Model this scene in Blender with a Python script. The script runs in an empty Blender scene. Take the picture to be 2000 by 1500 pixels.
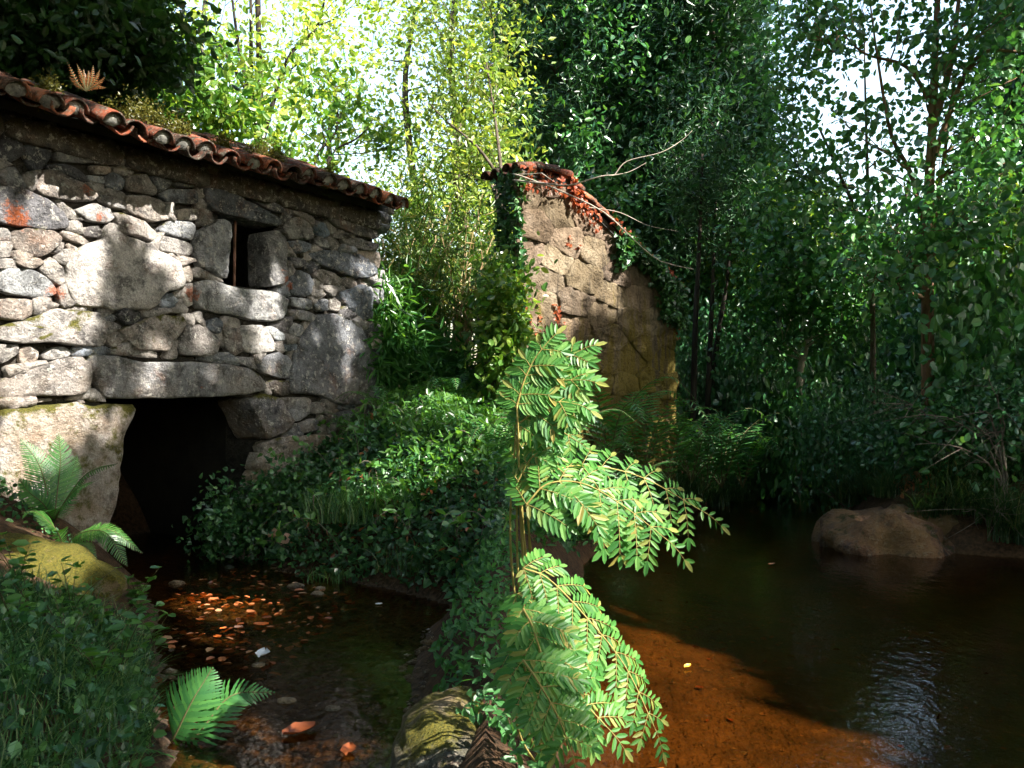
import bpy, bmesh, math, random
import numpy as np
from mathutils import Vector, Matrix, noise

# ------------------------------------------------------------------ camera, sky, sun, exposure
SC = bpy.context.scene
COL = SC.collection
EYE = 1.45                      # eye height above the water (water is z = 0)
FPX, CX, HY = 1700.0, 1000.0, 785.0

cam_d = bpy.data.cameras.new('camera')
cam = bpy.data.objects.new('camera', cam_d); COL.objects.link(cam)
cam_d.sensor_width = 36.0; cam_d.lens = 36.0 * FPX / 2000.0
cam_d.shift_y = 35.0 / 2000.0
cam_d.clip_start = 0.05; cam_d.clip_end = 2000.0
cam.location = (0, 0, EYE); cam.rotation_euler = (math.radians(90), 0, 0)
SC.camera = cam

SUN = Vector((0.62, -0.35, 0.70)).normalized()       # towards the sun
world = bpy.data.worlds.new('World'); SC.world = world; world.use_nodes = True
wn = world.node_tree; wn.nodes.clear()
sky = wn.nodes.new('ShaderNodeTexSky'); sky.sky_type = 'NISHITA'; sky.sun_disc = False
sky.sun_elevation = math.asin(SUN.z); sky.sun_rotation = math.atan2(SUN.x, SUN.y)
sky.air_density = 1.7; sky.dust_density = 3.0; sky.ozone_density = 1.5
bg = wn.nodes.new('ShaderNodeBackground'); bg.inputs['Strength'].default_value = 0.14
wo = wn.nodes.new('ShaderNodeOutputWorld')
wn.links.new(sky.outputs[0], bg.inputs[0]); wn.links.new(bg.outputs[0], wo.inputs[0])

sl = bpy.data.lights.new('sun', 'SUN'); sl.energy = 5.0; sl.angle = math.radians(0.53); sl.color = (1.0, 0.95, 0.86)
so = bpy.data.objects.new('sun', sl); COL.objects.link(so)
so.rotation_euler = SUN.to_track_quat('Z', 'Y').to_euler(); so.location = (20, -10, 25)

SC.view_settings.view_transform = 'Standard'
try: SC.view_settings.look = 'None'
except Exception: pass
SC.view_settings.exposure = 2.05
SC.view_settings.gamma = 1.0
SC.view_settings.use_curve_mapping = False
cy = SC.cycles
cy.max_bounces = 4; cy.diffuse_bounces = 2; cy.glossy_bounces = 2; cy.transmission_bounces = 4; cy.transparent_max_bounces = 10
cy.caustics_reflective = False; cy.caustics_refractive = False
cy.use_adaptive_sampling = True; cy.adaptive_threshold = 0.03
cy.use_denoising = True
try: cy.denoiser = 'OPENIMAGEDENOISE'
except Exception: pass
cy.sample_clamp_indirect = 4.0

rng = np.random.default_rng(11)
random.seed(11)
R = math.radians

# ------------------------------------------------------------------ helpers
def at(px, py, D):
    return np.array(((px - CX) / FPX * D, D, EYE + (HY - py) / FPX * D))

def link(o, parent=None):
    COL.objects.link(o)
    if parent is not None: o.parent = parent
    return o

def tag(o, label=None, cat=None, group=None, kind=None):
    if label: o['label'] = label
    if cat: o['category'] = cat
    if group: o['group'] = group
    if kind: o['kind'] = kind
    return o

def thing(name, label, cat, loc=(0, 0, 0), group=None):
    o = bpy.data.objects.new(name, None); o.empty_display_size = 0.1
    o.location = Vector([float(v) for v in loc]); COL.objects.link(o)
    return tag(o, label, cat, group)

def mesh_np(name, V, F, smooth=False):
    """V (n,3); F list of (m,k) index arrays (tris or quads)"""
    V = np.ascontiguousarray(V, dtype=np.float32)
    if isinstance(F, np.ndarray): F = [F]
    F = [np.asarray(f, dtype=np.int32) for f in F if len(f)]
    me = bpy.data.meshes.new(name)
    me.vertices.add(len(V)); me.vertices.foreach_set('co', V.ravel())
    loops = np.concatenate([f.ravel() for f in F])
    tot = np.concatenate([np.full(len(f), f.shape[1], dtype=np.int32) for f in F])
    st = np.concatenate(([0], np.cumsum(tot)[:-1])).astype(np.int32)
    me.loops.add(len(loops)); me.loops.foreach_set('vertex_index', loops)
    me.polygons.add(len(tot)); me.polygons.foreach_set('loop_start', st)
    me.polygons.foreach_set('use_smooth', np.full(len(tot), smooth, dtype=bool))
    me.update(calc_edges=True); me.validate()
    return me

def obj(name, me, mat, parent=None, origin=None):
    """link a mesh as an object; coordinates are world (parent empties only translate, so shift)"""
    if not me.materials: me.materials.append(mat)
    o = bpy.data.objects.new(name, me)
    return link(o, parent)

def child_mesh(name, V, F, mat, parent, smooth=False):
    """world-coordinate geometry under a parent Empty"""
    V = np.asarray(V, dtype=float)
    p = parent
    off = np.zeros(3)
    while p is not None:
        off += np.array(p.location); p = p.parent
    return obj(name, mesh_np(name, V - off, F, smooth), mat, parent)

def copy_tree(o, parent=None):
    c = o.copy(); COL.objects.link(c); c.parent = parent
    for ch in list(o.children): copy_tree(ch, c)
    return c

def unit(v):
    v = np.asarray(v, dtype=float)
    n = np.linalg.norm(v, axis=-1, keepdims=True); n[n == 0] = 1
    return v / n

class Acc:
    """collects geometry with tris / quads"""
    def __init__(s): s.V = []; s.F = {3: [], 4: []}; s.n = 0
    def add(s, V, F):
        V = np.asarray(V, dtype=float)
        for f in (F if isinstance(F, list) else [F]):
            f = np.asarray(f)
            if len(f): s.F[f.shape[1]].append(f + s.n)
        s.V.append(V); s.n += len(V)
    def get(s):
        F = [np.concatenate(s.F[k]) for k in (4, 3) if s.F[k]]
        return np.concatenate(s.V), F
    def build(s, name, mat, parent=None, smooth=True):
        V, F = s.get()
        return child_mesh(name, V, F, mat, parent, smooth)

def tube(pts, rad, sides=7, cap=True):
    pts = np.asarray(pts, dtype=float); n = len(pts)
    rad = np.broadcast_to(np.asarray(rad, dtype=float), (n,))
    T = np.gradient(pts, axis=0); T = unit(T)
    up = np.array((0.31, 0.17, 0.93)); 
    B = unit(np.cross(T, up)); N = np.cross(B, T)
    a = np.linspace(0, 2 * math.pi, sides, endpoint=False)
    ring = np.cos(a)[None, :, None] * B[:, None, :] + np.sin(a)[None, :, None] * N[:, None, :]
    V = (pts[:, None, :] + ring * rad[:, None, None]).reshape(-1, 3)
    i = np.arange(n - 1)[:, None] * sides; j = np.arange(sides)[None, :]; k = (j + 1) % sides
    Q = np.stack([i + j, i + k, i + sides + k, i + sides + j], -1).reshape(-1, 4)
    F = [Q]
    if cap:
        V = np.concatenate([V, pts[-1:][:]])
        c = n * sides; b = (n - 1) * sides
        F.append(np.array([[b + q, b + (q + 1) % sides, c] for q in range(sides)]))
    return V, F

def bez(a, b, c, n=12):
    t = np.linspace(0, 1, n)[:, None]
    a, b, c = map(np.asarray, (a, b, c))
    return (1 - t) ** 2 * a + 2 * t * (1 - t) * b + t ** 2 * c

def resample(pts, n):
    pts = np.asarray(pts, dtype=float)
    d = np.concatenate(([0], np.cumsum(np.linalg.norm(np.diff(pts, axis=0), axis=1))))
    s = np.linspace(0, d[-1], n)
    return np.stack([np.interp(s, d, pts[:, k]) for k in range(pts.shape[1])], 1)

def smooth_path(pts, n):
    """Catmull-Rom through points"""
    P = np.asarray(pts, dtype=float)
    P = np.concatenate([2 * P[:1] - P[1:2], P, 2 * P[-1:] - P[-2:-1]])
    out = []
    m = max(2, n // (len(P) - 3) + 1)
    for i in range(1, len(P) - 2):
        t = np.linspace(0, 1, m, endpoint=(i == len(P) - 3))[:, None]
        p0, p1, p2, p3 = P[i - 1:i + 3]
        out.append(0.5 * (2 * p1 + (p2 - p0) * t + (2 * p0 - 5 * p1 + 4 * p2 - p3) * t ** 2 + (3 * p1 - p0 - 3 * p2 + p3) * t ** 3))
    return np.concatenate(out)

LEAF = {
    'diamond': (np.array([(0, 0, 0), (.42, .5, .10), (1, 0, 0), (.42, -.5, .10)], float), np.array([[0, 1, 2, 3]])),
    'oval': (np.array([(0, 0, 0), (.28, .46, .12), (.72, .42, .10), (1, 0, -.05), (.72, -.42, .10), (.28, -.46, .12)], float), np.array([[0, 1, 2, 3], [0, 3, 4, 5]])),
    'lance': (np.array([(0, 0, 0), (.30, .5, .15), (.65, .38, .05), (1, 0, -.9), (.65, -.38, .05), (.30, -.5, .15)], float), np.array([[0, 1, 2, 3], [0, 3, 4, 5]])),
    'heart': (np.array([(.06, 0, 0), (-.06, .36, .10), (.30, .52, .12), (.72, .26, .04), (1, 0, -.1), (.72, -.26, .04), (.30, -.52, .12), (-.06, -.36, .10)], float), np.array([[0, 1, 2, 3], [0, 3, 4, 4], [0, 5, 6, 7]])),
}
LEAF['heart'] = (LEAF['heart'][0], np.array([[0, 2, 3, 4], [0, 4, 5, 6]]))

def leaves(C, A, N, L, W, shape='diamond'):
    """n leaves from base points C along A with face normals N"""
    t, q = LEAF[shape]
    n = len(C)
    A = unit(A); S = unit(np.cross(A, N)); N = np.cross(S, A)
    L = np.broadcast_to(L, (n,)); W = np.broadcast_to(W, (n,))
    V = (C[:, None, :] + A[:, None, :] * (t[None, :, 0] * L[:, None])[..., None]
         + S[:, None, :] * (t[None, :, 1] * W[:, None])[..., None]
         + N[:, None, :] * (t[None, :, 2] * W[:, None])[..., None])
    k = len(t)
    F = (np.arange(n)[:, None, None] * k + q[None]).reshape(-1, 4)
    return V.reshape(-1, 3), F

def rand_dirs(n, up=0.0, g=rng):
    v = g.normal(size=(n, 3)); v = unit(v); v[:, 2] += up
    return unit(v)

# ------------------------------------------------------------------ materials
def newmat(name):
    m = bpy.data.materials.new(name); m.use_nodes = True
    nt = m.node_tree; nt.nodes.clear()
    out = nt.nodes.new('ShaderNodeOutputMaterial')
    return m, nt, out

def ramp(nt, stops, interp='LINEAR'):
    r = nt.nodes.new('ShaderNodeValToRGB'); e = r.color_ramp.elements
    r.color_ramp.interpolation = interp
    while len(e) < len(stops): e.new(0.5)
    for k, (p, c) in enumerate(stops):
        e[k].position = p; e[k].color = (c[0], c[1], c[2], 1)
    return r

def noise_tex(nt, scale, detail=4, rough=0.55, vec=None, dim='3D'):
    n = nt.nodes.new('ShaderNodeTexNoise'); n.inputs['Scale'].default_value = scale
    n.inputs['Detail'].default_value = detail; n.inputs['Roughness'].default_value = rough
    if vec is not None: nt.links.new(vec, n.inputs['Vector'])
    return n

def mapr(nt, src, a, b, c=0.0, d=1.0):
    m = nt.nodes.new('ShaderNodeMapRange'); m.inputs[1].default_value = a; m.inputs[2].default_value = b
    m.inputs[3].default_value = c; m.inputs[4].default_value = d; nt.links.new(src, m.inputs[0]); return m.outputs[0]

def mixc(nt, fac, a, b, mode='MIX'):
    m = nt.nodes.new('ShaderNodeMix'); m.data_type = 'RGBA'; m.blend_type = mode
    for sock, v in ((m.inputs[0], fac), (m.inputs[6], a), (m.inputs[7], b)):
        if hasattr(v, 'links') or hasattr(v, 'is_linked'): nt.links.new(v, sock)
        elif isinstance(v, (int, float)): sock.default_value = v
        else: sock.default_value = (v[0], v[1], v[2], 1)
    return m.outputs[2]

def math_n(nt, op, a, b=None):
    m = nt.nodes.new('ShaderNodeMath'); m.operation = op
    for k, v in ((0, a), (1, b)):
        if v is None: continue
        if isinstance(v, (int, float)): m.inputs[k].default_value = v
        else: nt.links.new(v, m.inputs[k])
    return m.outputs[0]

def bump(nt, h, strength=0.5, dist=0.02):
    b = nt.nodes.new('ShaderNodeBump'); b.inputs['Strength'].default_value = strength; b.inputs['Distance'].default_value = dist
    nt.links.new(h, b.inputs['Height']); return b.outputs[0]

def leaf_mat(name, stops, trans=0.4, gloss=0.06, rough=0.35, tcol=1.5):
    m, nt, out = newmat(name)
    g = nt.nodes.new('ShaderNodeNewGeometry')
    r = ramp(nt, stops); nt.links.new(g.outputs['Random Per Island'], r.inputs[0])
    d = nt.nodes.new('ShaderNodeBsdfDiffuse'); nt.links.new(r.outputs[0], d.inputs[0])
    t = nt.nodes.new('ShaderNodeBsdfTranslucent')
    tc = mixc(nt, 1.0, r.outputs[0], (tcol * 1.15, tcol, tcol * 0.45), 'MULTIPLY'); nt.links.new(tc, t.inputs[0])
    s1 = nt.nodes.new('ShaderNodeMixShader'); s1.inputs[0].default_value = trans
    nt.links.new(d.outputs[0], s1.inputs[1]); nt.links.new(t.outputs[0], s1.inputs[2])
    gl = nt.nodes.new('ShaderNodeBsdfGlossy'); gl.inputs['Roughness'].default_value = rough
    gl.inputs[0].default_value = (1, 1, 1, 1)
    s2 = nt.nodes.new('ShaderNodeMixShader'); s2.inputs[0].default_value = gloss
    nt.links.new(s1.outputs[0], s2.inputs[1]); nt.links.new(gl.outputs[0], s2.inputs[2])
    nt.links.new(s2.outputs[0], out.inputs[0])
    return m

def plain_mat(name, stops, scale=6, rough=0.85, bump_s=0.5, bump_d=0.01, bscale=None, stretch=None, spec=0.3):
    m, nt, out = newmat(name)
    p = nt.nodes.new('ShaderNodeBsdfPrincipled'); p.inputs['Roughness'].default_value = rough
    p.inputs['Specular IOR Level'].default_value = spec
    geo = nt.nodes.new('ShaderNodeNewGeometry'); vec = geo.outputs['Position']
    if stretch:
        mp = nt.nodes.new('ShaderNodeMapping'); mp.inputs['Scale'].default_value = stretch
        nt.links.new(vec, mp.inputs[0]); vec = mp.outputs[0]
    n = noise_tex(nt, scale, 6, 0.62, vec); r = ramp(nt, stops)
    nt.links.new(n.outputs[0], r.inputs[0]); nt.links.new(r.outputs[0], p.inputs['Base Color'])
    nb = noise_tex(nt, bscale or scale * 4, 6, 0.65, vec)
    nt.links.new(bump(nt, nb.outputs[0], bump_s, bump_d), p.inputs['Normal'])
    nt.links.new(p.outputs[0], out.inputs[0])
    return m

def stone_mat(name, base, lich, moss, orange_at=(), warm=0.0):
    """granite; object colour: rgb tint, alpha = how mossy"""
    m, nt, out = newmat(name)
    p = nt.nodes.new('ShaderNodeBsdfPrincipled'); p.inputs['Roughness'].default_value = 0.9
    p.inputs['Specular IOR Level'].default_value = 0.25
    geo = nt.nodes.new('ShaderNodeNewGeometry'); wpos = geo.outputs['Position']
    oi = nt.nodes.new('ShaderNodeObjectInfo')
    va = nt.nodes.new('ShaderNodeVectorMath'); va.operation = 'ADD'; vs = nt.nodes.new('ShaderNodeVectorMath'); vs.operation = 'SCALE'
    vs.inputs[0].default_value = (37.0, 11.0, 23.0); nt.links.new(oi.outputs['Random'], vs.inputs['Scale'])
    nt.links.new(wpos, va.inputs[0]); nt.links.new(vs.outputs[0], va.inputs[1]); pos = va.outputs[0]
    n1 = noise_tex(nt, 4.5, 6, 0.7, pos)
    c = ramp(nt, [(0.30, [v * 0.45 for v in base]), (0.5, base), (0.72, [min(1, v * 1.5) for v in base])]); nt.links.new(n1.outputs[0], c.inputs[0])
    col = mixc(nt, 1.0, c.outputs[0], oi.outputs['Color'], 'MULTIPLY')
    # grain
    n2 = noise_tex(nt, 90, 3, 0.7, pos)
    g2 = ramp(nt, [(0.36, (0.25, 0.25, 0.27)), (0.62, (1.3, 1.3, 1.27))]); nt.links.new(n2.outputs[0], g2.inputs[0])
    col = mixc(nt, 0.42, col, mixc(nt, 1.0, col, g2.outputs[0], 'MULTIPLY'))
    # dark weather stains
    n5 = noise_tex(nt, 7, 6, 0.7, pos)
    col = mixc(nt, mapr(nt, n5.outputs[0], 0.50, 0.62, 0, 0.72), col, (0.055, 0.053, 0.055))
    n7 = noise_tex(nt, 4.0, 6, 0.75, va.outputs[0])
    col = mixc(nt, mapr(nt, n7.outputs[0], 0.55, 0.68, 0, 0.55), col, (0.27, 0.13, 0.075))
    # pale lichen specks
    n3 = noise_tex(nt, 16, 6, 0.8, pos)
    col = mixc(nt, mapr(nt, n3.outputs[0], 0.55, 0.60, 0, 0.8), col, lich)
    # ochre staining, low on the wall
    n6 = noise_tex(nt, 2.2, 5, 0.6, pos)
    sep = nt.nodes.new('ShaderNodeSeparateXYZ'); nt.links.new(wpos, sep.inputs[0])
    low = mapr(nt, sep.outputs[2], 2.0, 1.0, 0.0, 0.5)
    och = math_n(nt, 'MULTIPLY', low, mapr(nt, n6.outputs[0], 0.42, 0.62))
    col = mixc(nt, och, col, (0.30, 0.185, 0.07))
    # moss
    nm = noise_tex(nt, 5, 6, 0.7, pos)
    sepn = nt.nodes.new('ShaderNodeSeparateXYZ'); nt.links.new(geo.outputs['Normal'], sepn.inputs[0])
    upm = mapr(nt, sepn.outputs[2], -0.25, 0.6, 0.0, 0.55)
    mo = math_n(nt, 'ADD', upm, oi.outputs['Alpha'])
    mo = math_n(nt, 'ADD', mo, mapr(nt, nm.outputs[0], 0.3, 0.7, -0.5, 0.5))
    mf = mapr(nt, mo, 0.72, 0.98)
    mc = ramp(nt, [(0.3, moss[0]), (0.7, moss[1])]); nt.links.new(n2.outputs[0], mc.inputs[0])
    col = mixc(nt, mf, col, mc.outputs[0])
    # orange lichen patches at given places
    for (q, r_) in orange_at:
        vm = nt.nodes.new('ShaderNodeVectorMath'); vm.operation = 'DISTANCE'
        nt.links.new(wpos, vm.inputs[0]); vm.inputs[1].default_value = [float(v) for v in q]
        f = math_n(nt, 'ADD', mapr(nt, vm.outputs['Value'], 0.0, r_, 1.0, 0.0), mapr(nt, n3.outputs[0], 0.35, 0.65, -0.45, 0.45))
        col = mixc(nt, mapr(nt, f, 0.45, 0.7, 0, 0.75), col, (0.42, 0.10, 0.025))
    nt.links.new(col, p.inputs['Base Color'])
    h = math_n(nt, 'ADD', math_n(nt, 'ADD', noise_tex(nt, 22, 7, 0.72, pos).outputs[0], math_n(nt, 'MULTIPLY', n1.outputs[0], 1.6)), math_n(nt, 'MULTIPLY', n2.outputs[0], 0.2))
    nt.links.new(bump(nt, h, 1.0, 0.065), p.inputs['Normal'])
    nt.links.new(p.outputs[0], out.inputs[0])
    return m

M = {}
MOSS = ((0.05, 0.055, 0.012), (0.16, 0.14, 0.025))

# --- mill wall plane (u from right corner towards the left, z up)
PR = np.array((-1.56, 10.0)); DL = np.array((-0.549, -0.836)); DL = DL / np.linalg.norm(DL)
NW = np.array((-DL[1], DL[0]))          # outward, towards the stream
def wall_uz(px, py, off=0.0):
    k = (px - CX) / FPX
    q = PR + NW * off
    u = (k * q[1] - q[0]) / (DL[0] - k * DL[1])
    Y = q[1] + u * DL[1]
    return u, EYE + (HY - py) / FPX * Y
def wall_p(u, z, h=0.0):
    u = np.asarray(u, float); z = np.asarray(z, float); h = np.asarray(h, float)
    xy = PR[None, :] + u.reshape(-1, 1) * DL[None, :] + h.reshape(-1, 1) * NW[None, :]
    return np.concatenate([xy, z.reshape(-1, 1)], 1)
def wpt(px, py, h=0.0):
    u, z = wall_uz(px, py); return wall_p([u], [z], [h])[0]

orange = [(wpt(546, 540, .05), 0.13), (wpt(366, 575, .05), 0.12), (wpt(30, 430, .05), .16), (wpt(100, 572, .05), .12), (wpt(380, 755, .05), .07), (wpt(560, 560, .05), .08), (wpt(20, 415, .05), .15), (wpt(190, 425, .05), .08), (wpt(160, 372, .05), .1)]
M['granite'] = stone_mat('granite', (0.38, 0.365, 0.36), (0.62, 0.60, 0.55), MOSS, orange)
M['boulder'] = stone_mat('boulder', (0.24, 0.2, 0.15), (0.42, 0.38, 0.3), ((0.05, 0.06, 0.01), (0.2, 0.16, 0.02)))
M['pool_stone'] = stone_mat('pool_stone', (0.16, 0.11, 0.075), (0.26, 0.2, 0.14), ((0.03, 0.035, 0.01), (0.09, 0.08, 0.02)))
M['mortar'] = plain_mat('mortar', [(0.3, (0.015, 0.014, 0.012)), (0.7, (0.065, 0.056, 0.045))], 9, 0.95, 1.0, 0.05, 20)  # dark joints; also kept near-black to give the door reveal its shade
M['dark_stone'] = plain_mat('dark_stone', [(0.3, (0.03, 0.03, 0.028)), (0.7, (0.08, 0.075, 0.065))], 5)
M['wet_stone'] = plain_mat('wet_stone', [(0.3, (0.008, 0.008, 0.007)), (0.7, (0.03, 0.027, 0.022))], 5, 0.6)  # tunnel shade put into the colour: near-black stone lining
M['tile'] = plain_mat('tile', [(0.34, (0.03, 0.022, 0.018)), (0.46, (0.12, 0.035, 0.02)), (0.56, (0.22, 0.058, 0.03)), (0.61, (0.10, 0.05, 0.035)), (0.70, (0.11, 0.11, 0.085))], 14, 0.9, 0.5, 0.01)
def tile_mat():
    m, nt, out = newmat('tile')
    p = nt.nodes.new('ShaderNodeBsdfPrincipled'); p.inputs['Roughness'].default_value = 0.92; p.inputs['Specular IOR Level'].default_value = 0.2
    geo = nt.nodes.new('ShaderNodeNewGeometry'); pos = geo.outputs['Position']; oi = nt.nodes.new('ShaderNodeObjectInfo')
    r = ramp(nt, [(0.0, (0.05, 0.022, 0.016)), (0.45, (0.16, 0.045, 0.024)), (0.75, (0.30, 0.08, 0.038)), (1.0, (0.36, 0.15, 0.08))]); nt.links.new(oi.outputs['Random'], r.inputs[0])
    n1 = noise_tex(nt, 9, 6, 0.7, pos); n2 = noise_tex(nt, 40, 4, 0.7, pos)
    col = mixc(nt, mapr(nt, n1.outputs[0], 0.44, 0.56, 0, .92), r.outputs[0], (0.03, 0.026, 0.02))
    col = mixc(nt, mapr(nt, n2.outputs[0], 0.54, 0.64, 0, .75), col, (0.17, 0.165, 0.13))
    nt.links.new(col, p.inputs['Base Color']); nt.links.new(bump(nt, n2.outputs[0], 0.8, 0.012), p.inputs['Normal']); nt.links.new(p.outputs[0], out.inputs[0])
    return m
M['tile'] = tile_mat()
M['tile_mortar'] = plain_mat('tile_mortar', [(0.3, (0.06, 0.06, 0.055)), (0.7, (0.34, 0.33, 0.29))], 14, 0.95, 0.9, 0.02)
M['bark'] = plain_mat('bark', [(0.3, (0.035, 0.026, 0.018)), (0.7, (0.15, 0.12, 0.09))], 12, 0.95, 1.0, 0.03, 20, (1, 1, 0.25))
M['bark_warm'] = plain_mat('bark_warm', [(0.3, (0.06, 0.035, 0.02)), (0.55, (0.24, 0.14, 0.08)), (0.7, (0.4, 0.28, 0.18))], 6, 0.95, 0.9, 0.02, 16, (1, 1, 0.3))
M['bark_dark'] = plain_mat('bark_dark', [(0.3, (0.012, 0.010, 0.008)), (0.7, (0.05, 0.04, 0.03))], 10, 0.95, 0.8, 0.02, 16, (1, 1, .25))
M['twig'] = plain_mat('twig', [(0.3, (0.26, 0.22, 0.17)), (0.7, (0.5, 0.44, 0.36))], 12, 0.9)
M['twig_dark'] = plain_mat('twig_dark', [(0.3, (0.09, 0.07, 0.05)), (0.7, (0.24, 0.2, 0.16))], 12, 0.9)
M['cane'] = plain_mat('cane', [(0.3, (0.2, 0.12, 0.05)), (0.7, (0.5, 0.36, 0.2))], 9, 0.6, 0.2, .005, 10, (1, 1, .15))
M['rachis'] = plain_mat('rachis', [(0.3, (0.2, 0.15, 0.035)), (0.7, (0.34, 0.28, 0.08))], 10, 0.7)
M['rachis_green'] = plain_mat('rachis_green', [(0.3, (0.06, 0.06, 0.02)), (0.7, (0.14, 0.12, 0.05))], 10, 0.7)
M['rust'] = plain_mat('rust', [(0.3, (0.1, 0.045, 0.03)), (0.7, (0.26, 0.14, 0.1))], 12, 0.8)
M['ivy'] = leaf_mat('ivy', [(0, (0.014, 0.055, 0.018)), (0.6, (0.035, 0.13, 0.04)), (1, (0.10, 0.24, 0.06))], 0.25, 0.05, 0.35)
M['fern'] = leaf_mat('fern', [(0, (0.03, 0.13, 0.035)), (1, (0.08, 0.24, 0.05))], 0.4, 0.03, 0.45)
M['fern_dark'] = leaf_mat('fern_dark', [(0, (0.025, 0.11, 0.03)), (1, (0.08, 0.24, 0.06))], 0.4, 0.03, 0.45)
M['royal'] = leaf_mat('royal', [(0, (0.025, 0.12, 0.02)), (0.45, (0.06, 0.20, 0.035)), (0.93, (0.13, 0.28, 0.06)), (1, (0.32, 0.24, 0.06))], 0.40, 0.02, 0.45, 1.3)
M['dead_fern'] = leaf_mat('dead_fern', [(0, (0.22, 0.08, 0.03)), (1, (0.4, 0.17, 0.06))], 0.4, 0.02)
M['grass'] = leaf_mat('grass', [(0, (0.02, 0.08, 0.02)), (0.7, (0.06, 0.17, 0.04)), (1, (0.2, 0.28, 0.1))], 0.35, 0.04, 0.4)
M['grass_dark'] = leaf_mat('grass_dark', [(0, (0.015, 0.05, 0.015)), (0.8, (0.045, 0.10, 0.03)), (1, (0.16, 0.17, 0.08))], 0.35, 0.03, 0.4)
M['bamboo_leaf'] = leaf_mat('bamboo_leaf', [(0, (0.04, 0.10, 0.02)), (0.7, (0.10, 0.20, 0.04)), (0.9, (0.22, 0.26, 0.07)), (1, (0.42, 0.32, 0.16))], 0.4, 0.05)
M['lush'] = leaf_mat('lush', [(0, (0.03, 0.13, 0.02)), (1, (0.12, 0.28, 0.05))], 0.45, 0.05)
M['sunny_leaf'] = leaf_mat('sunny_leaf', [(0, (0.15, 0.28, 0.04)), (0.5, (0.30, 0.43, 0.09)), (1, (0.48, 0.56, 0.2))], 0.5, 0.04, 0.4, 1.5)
M['mid_leaf'] = leaf_mat('mid_leaf', [(0, (0.04, 0.14, 0.02)), (0.7, (0.12, 0.24, 0.035)), (1, (0.26, 0.34, 0.07))], 0.5, 0.04)
M['olive_leaf'] = leaf_mat('olive_leaf', [(0, (0.08, 0.17, 0.025)), (0.7, (0.20, 0.31, 0.06)), (1, (0.36, 0.42, 0.12))], 0.5, 0.04)
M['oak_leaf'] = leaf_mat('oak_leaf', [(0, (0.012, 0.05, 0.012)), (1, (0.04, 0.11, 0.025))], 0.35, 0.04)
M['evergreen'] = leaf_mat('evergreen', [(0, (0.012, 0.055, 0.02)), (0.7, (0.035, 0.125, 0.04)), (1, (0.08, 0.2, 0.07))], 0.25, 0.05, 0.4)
M['alder_leaf'] = leaf_mat('alder_leaf', [(0, (0.02, 0.09, 0.03)), (0.7, (0.05, 0.19, 0.05)), (1, (0.12, 0.29, 0.08))], 0.35, 0.05, 0.35)
M['shrub_leaf'] = leaf_mat('shrub_leaf', [(0, (0.02, 0.085, 0.035)), (0.8, (0.045, 0.17, 0.06)), (1, (0.11, 0.26, 0.11))], 0.25, 0.06, 0.3)
M['creeper_red'] = leaf_mat('creeper_red', [(0, (0.20, 0.04, 0.02)), (1, (0.42, 0.12, 0.05))], 0.3, 0.03)
M['dead_leaf'] = leaf_mat('dead_leaf', [(0, (0.22, 0.07, 0.025)), (0.5, (0.42, 0.13, 0.04)), (1, (0.40, 0.24, 0.12))], 0.2, 0.04, .4, 1.0)
M['orange_leaf'] = leaf_mat('orange_leaf', [(0, (0.62, 0.13, 0.02)), (1, (0.72, 0.20, 0.04))], 0.2, 0.03, .4, 1.0)
M['rust_leaf'] = leaf_mat('rust_leaf', [(0, (0.2, 0.05, 0.015)), (1, (0.26, 0.07, 0.02))], 0.2, 0.03, .4, 1.0)
M['pink_leaf'] = leaf_mat('pink_leaf', [(0, (0.5, 0.26, 0.17)), (1, (0.62, 0.36, 0.26))], 0.25, 0.04, .4, 1.0)
M['white_leaf'] = leaf_mat('white_leaf', [(0, (0.72, 0.74, 0.78)), (1, (0.8, 0.8, 0.82))], 0.2, 0.08, .3, 1.0)
M['yellow_leaf'] = leaf_mat('yellow_leaf', [(0, (0.8, 0.42, 0.04)), (1, (0.85, 0.5, 0.06))], 0.2, 0.03, .4, 1.0)
M['moss_green'] = leaf_mat('moss_green', [(0, (0.05, 0.06, 0.012)), (1, (0.16, 0.15, 0.03))], 0.3, 0.02)

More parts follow.
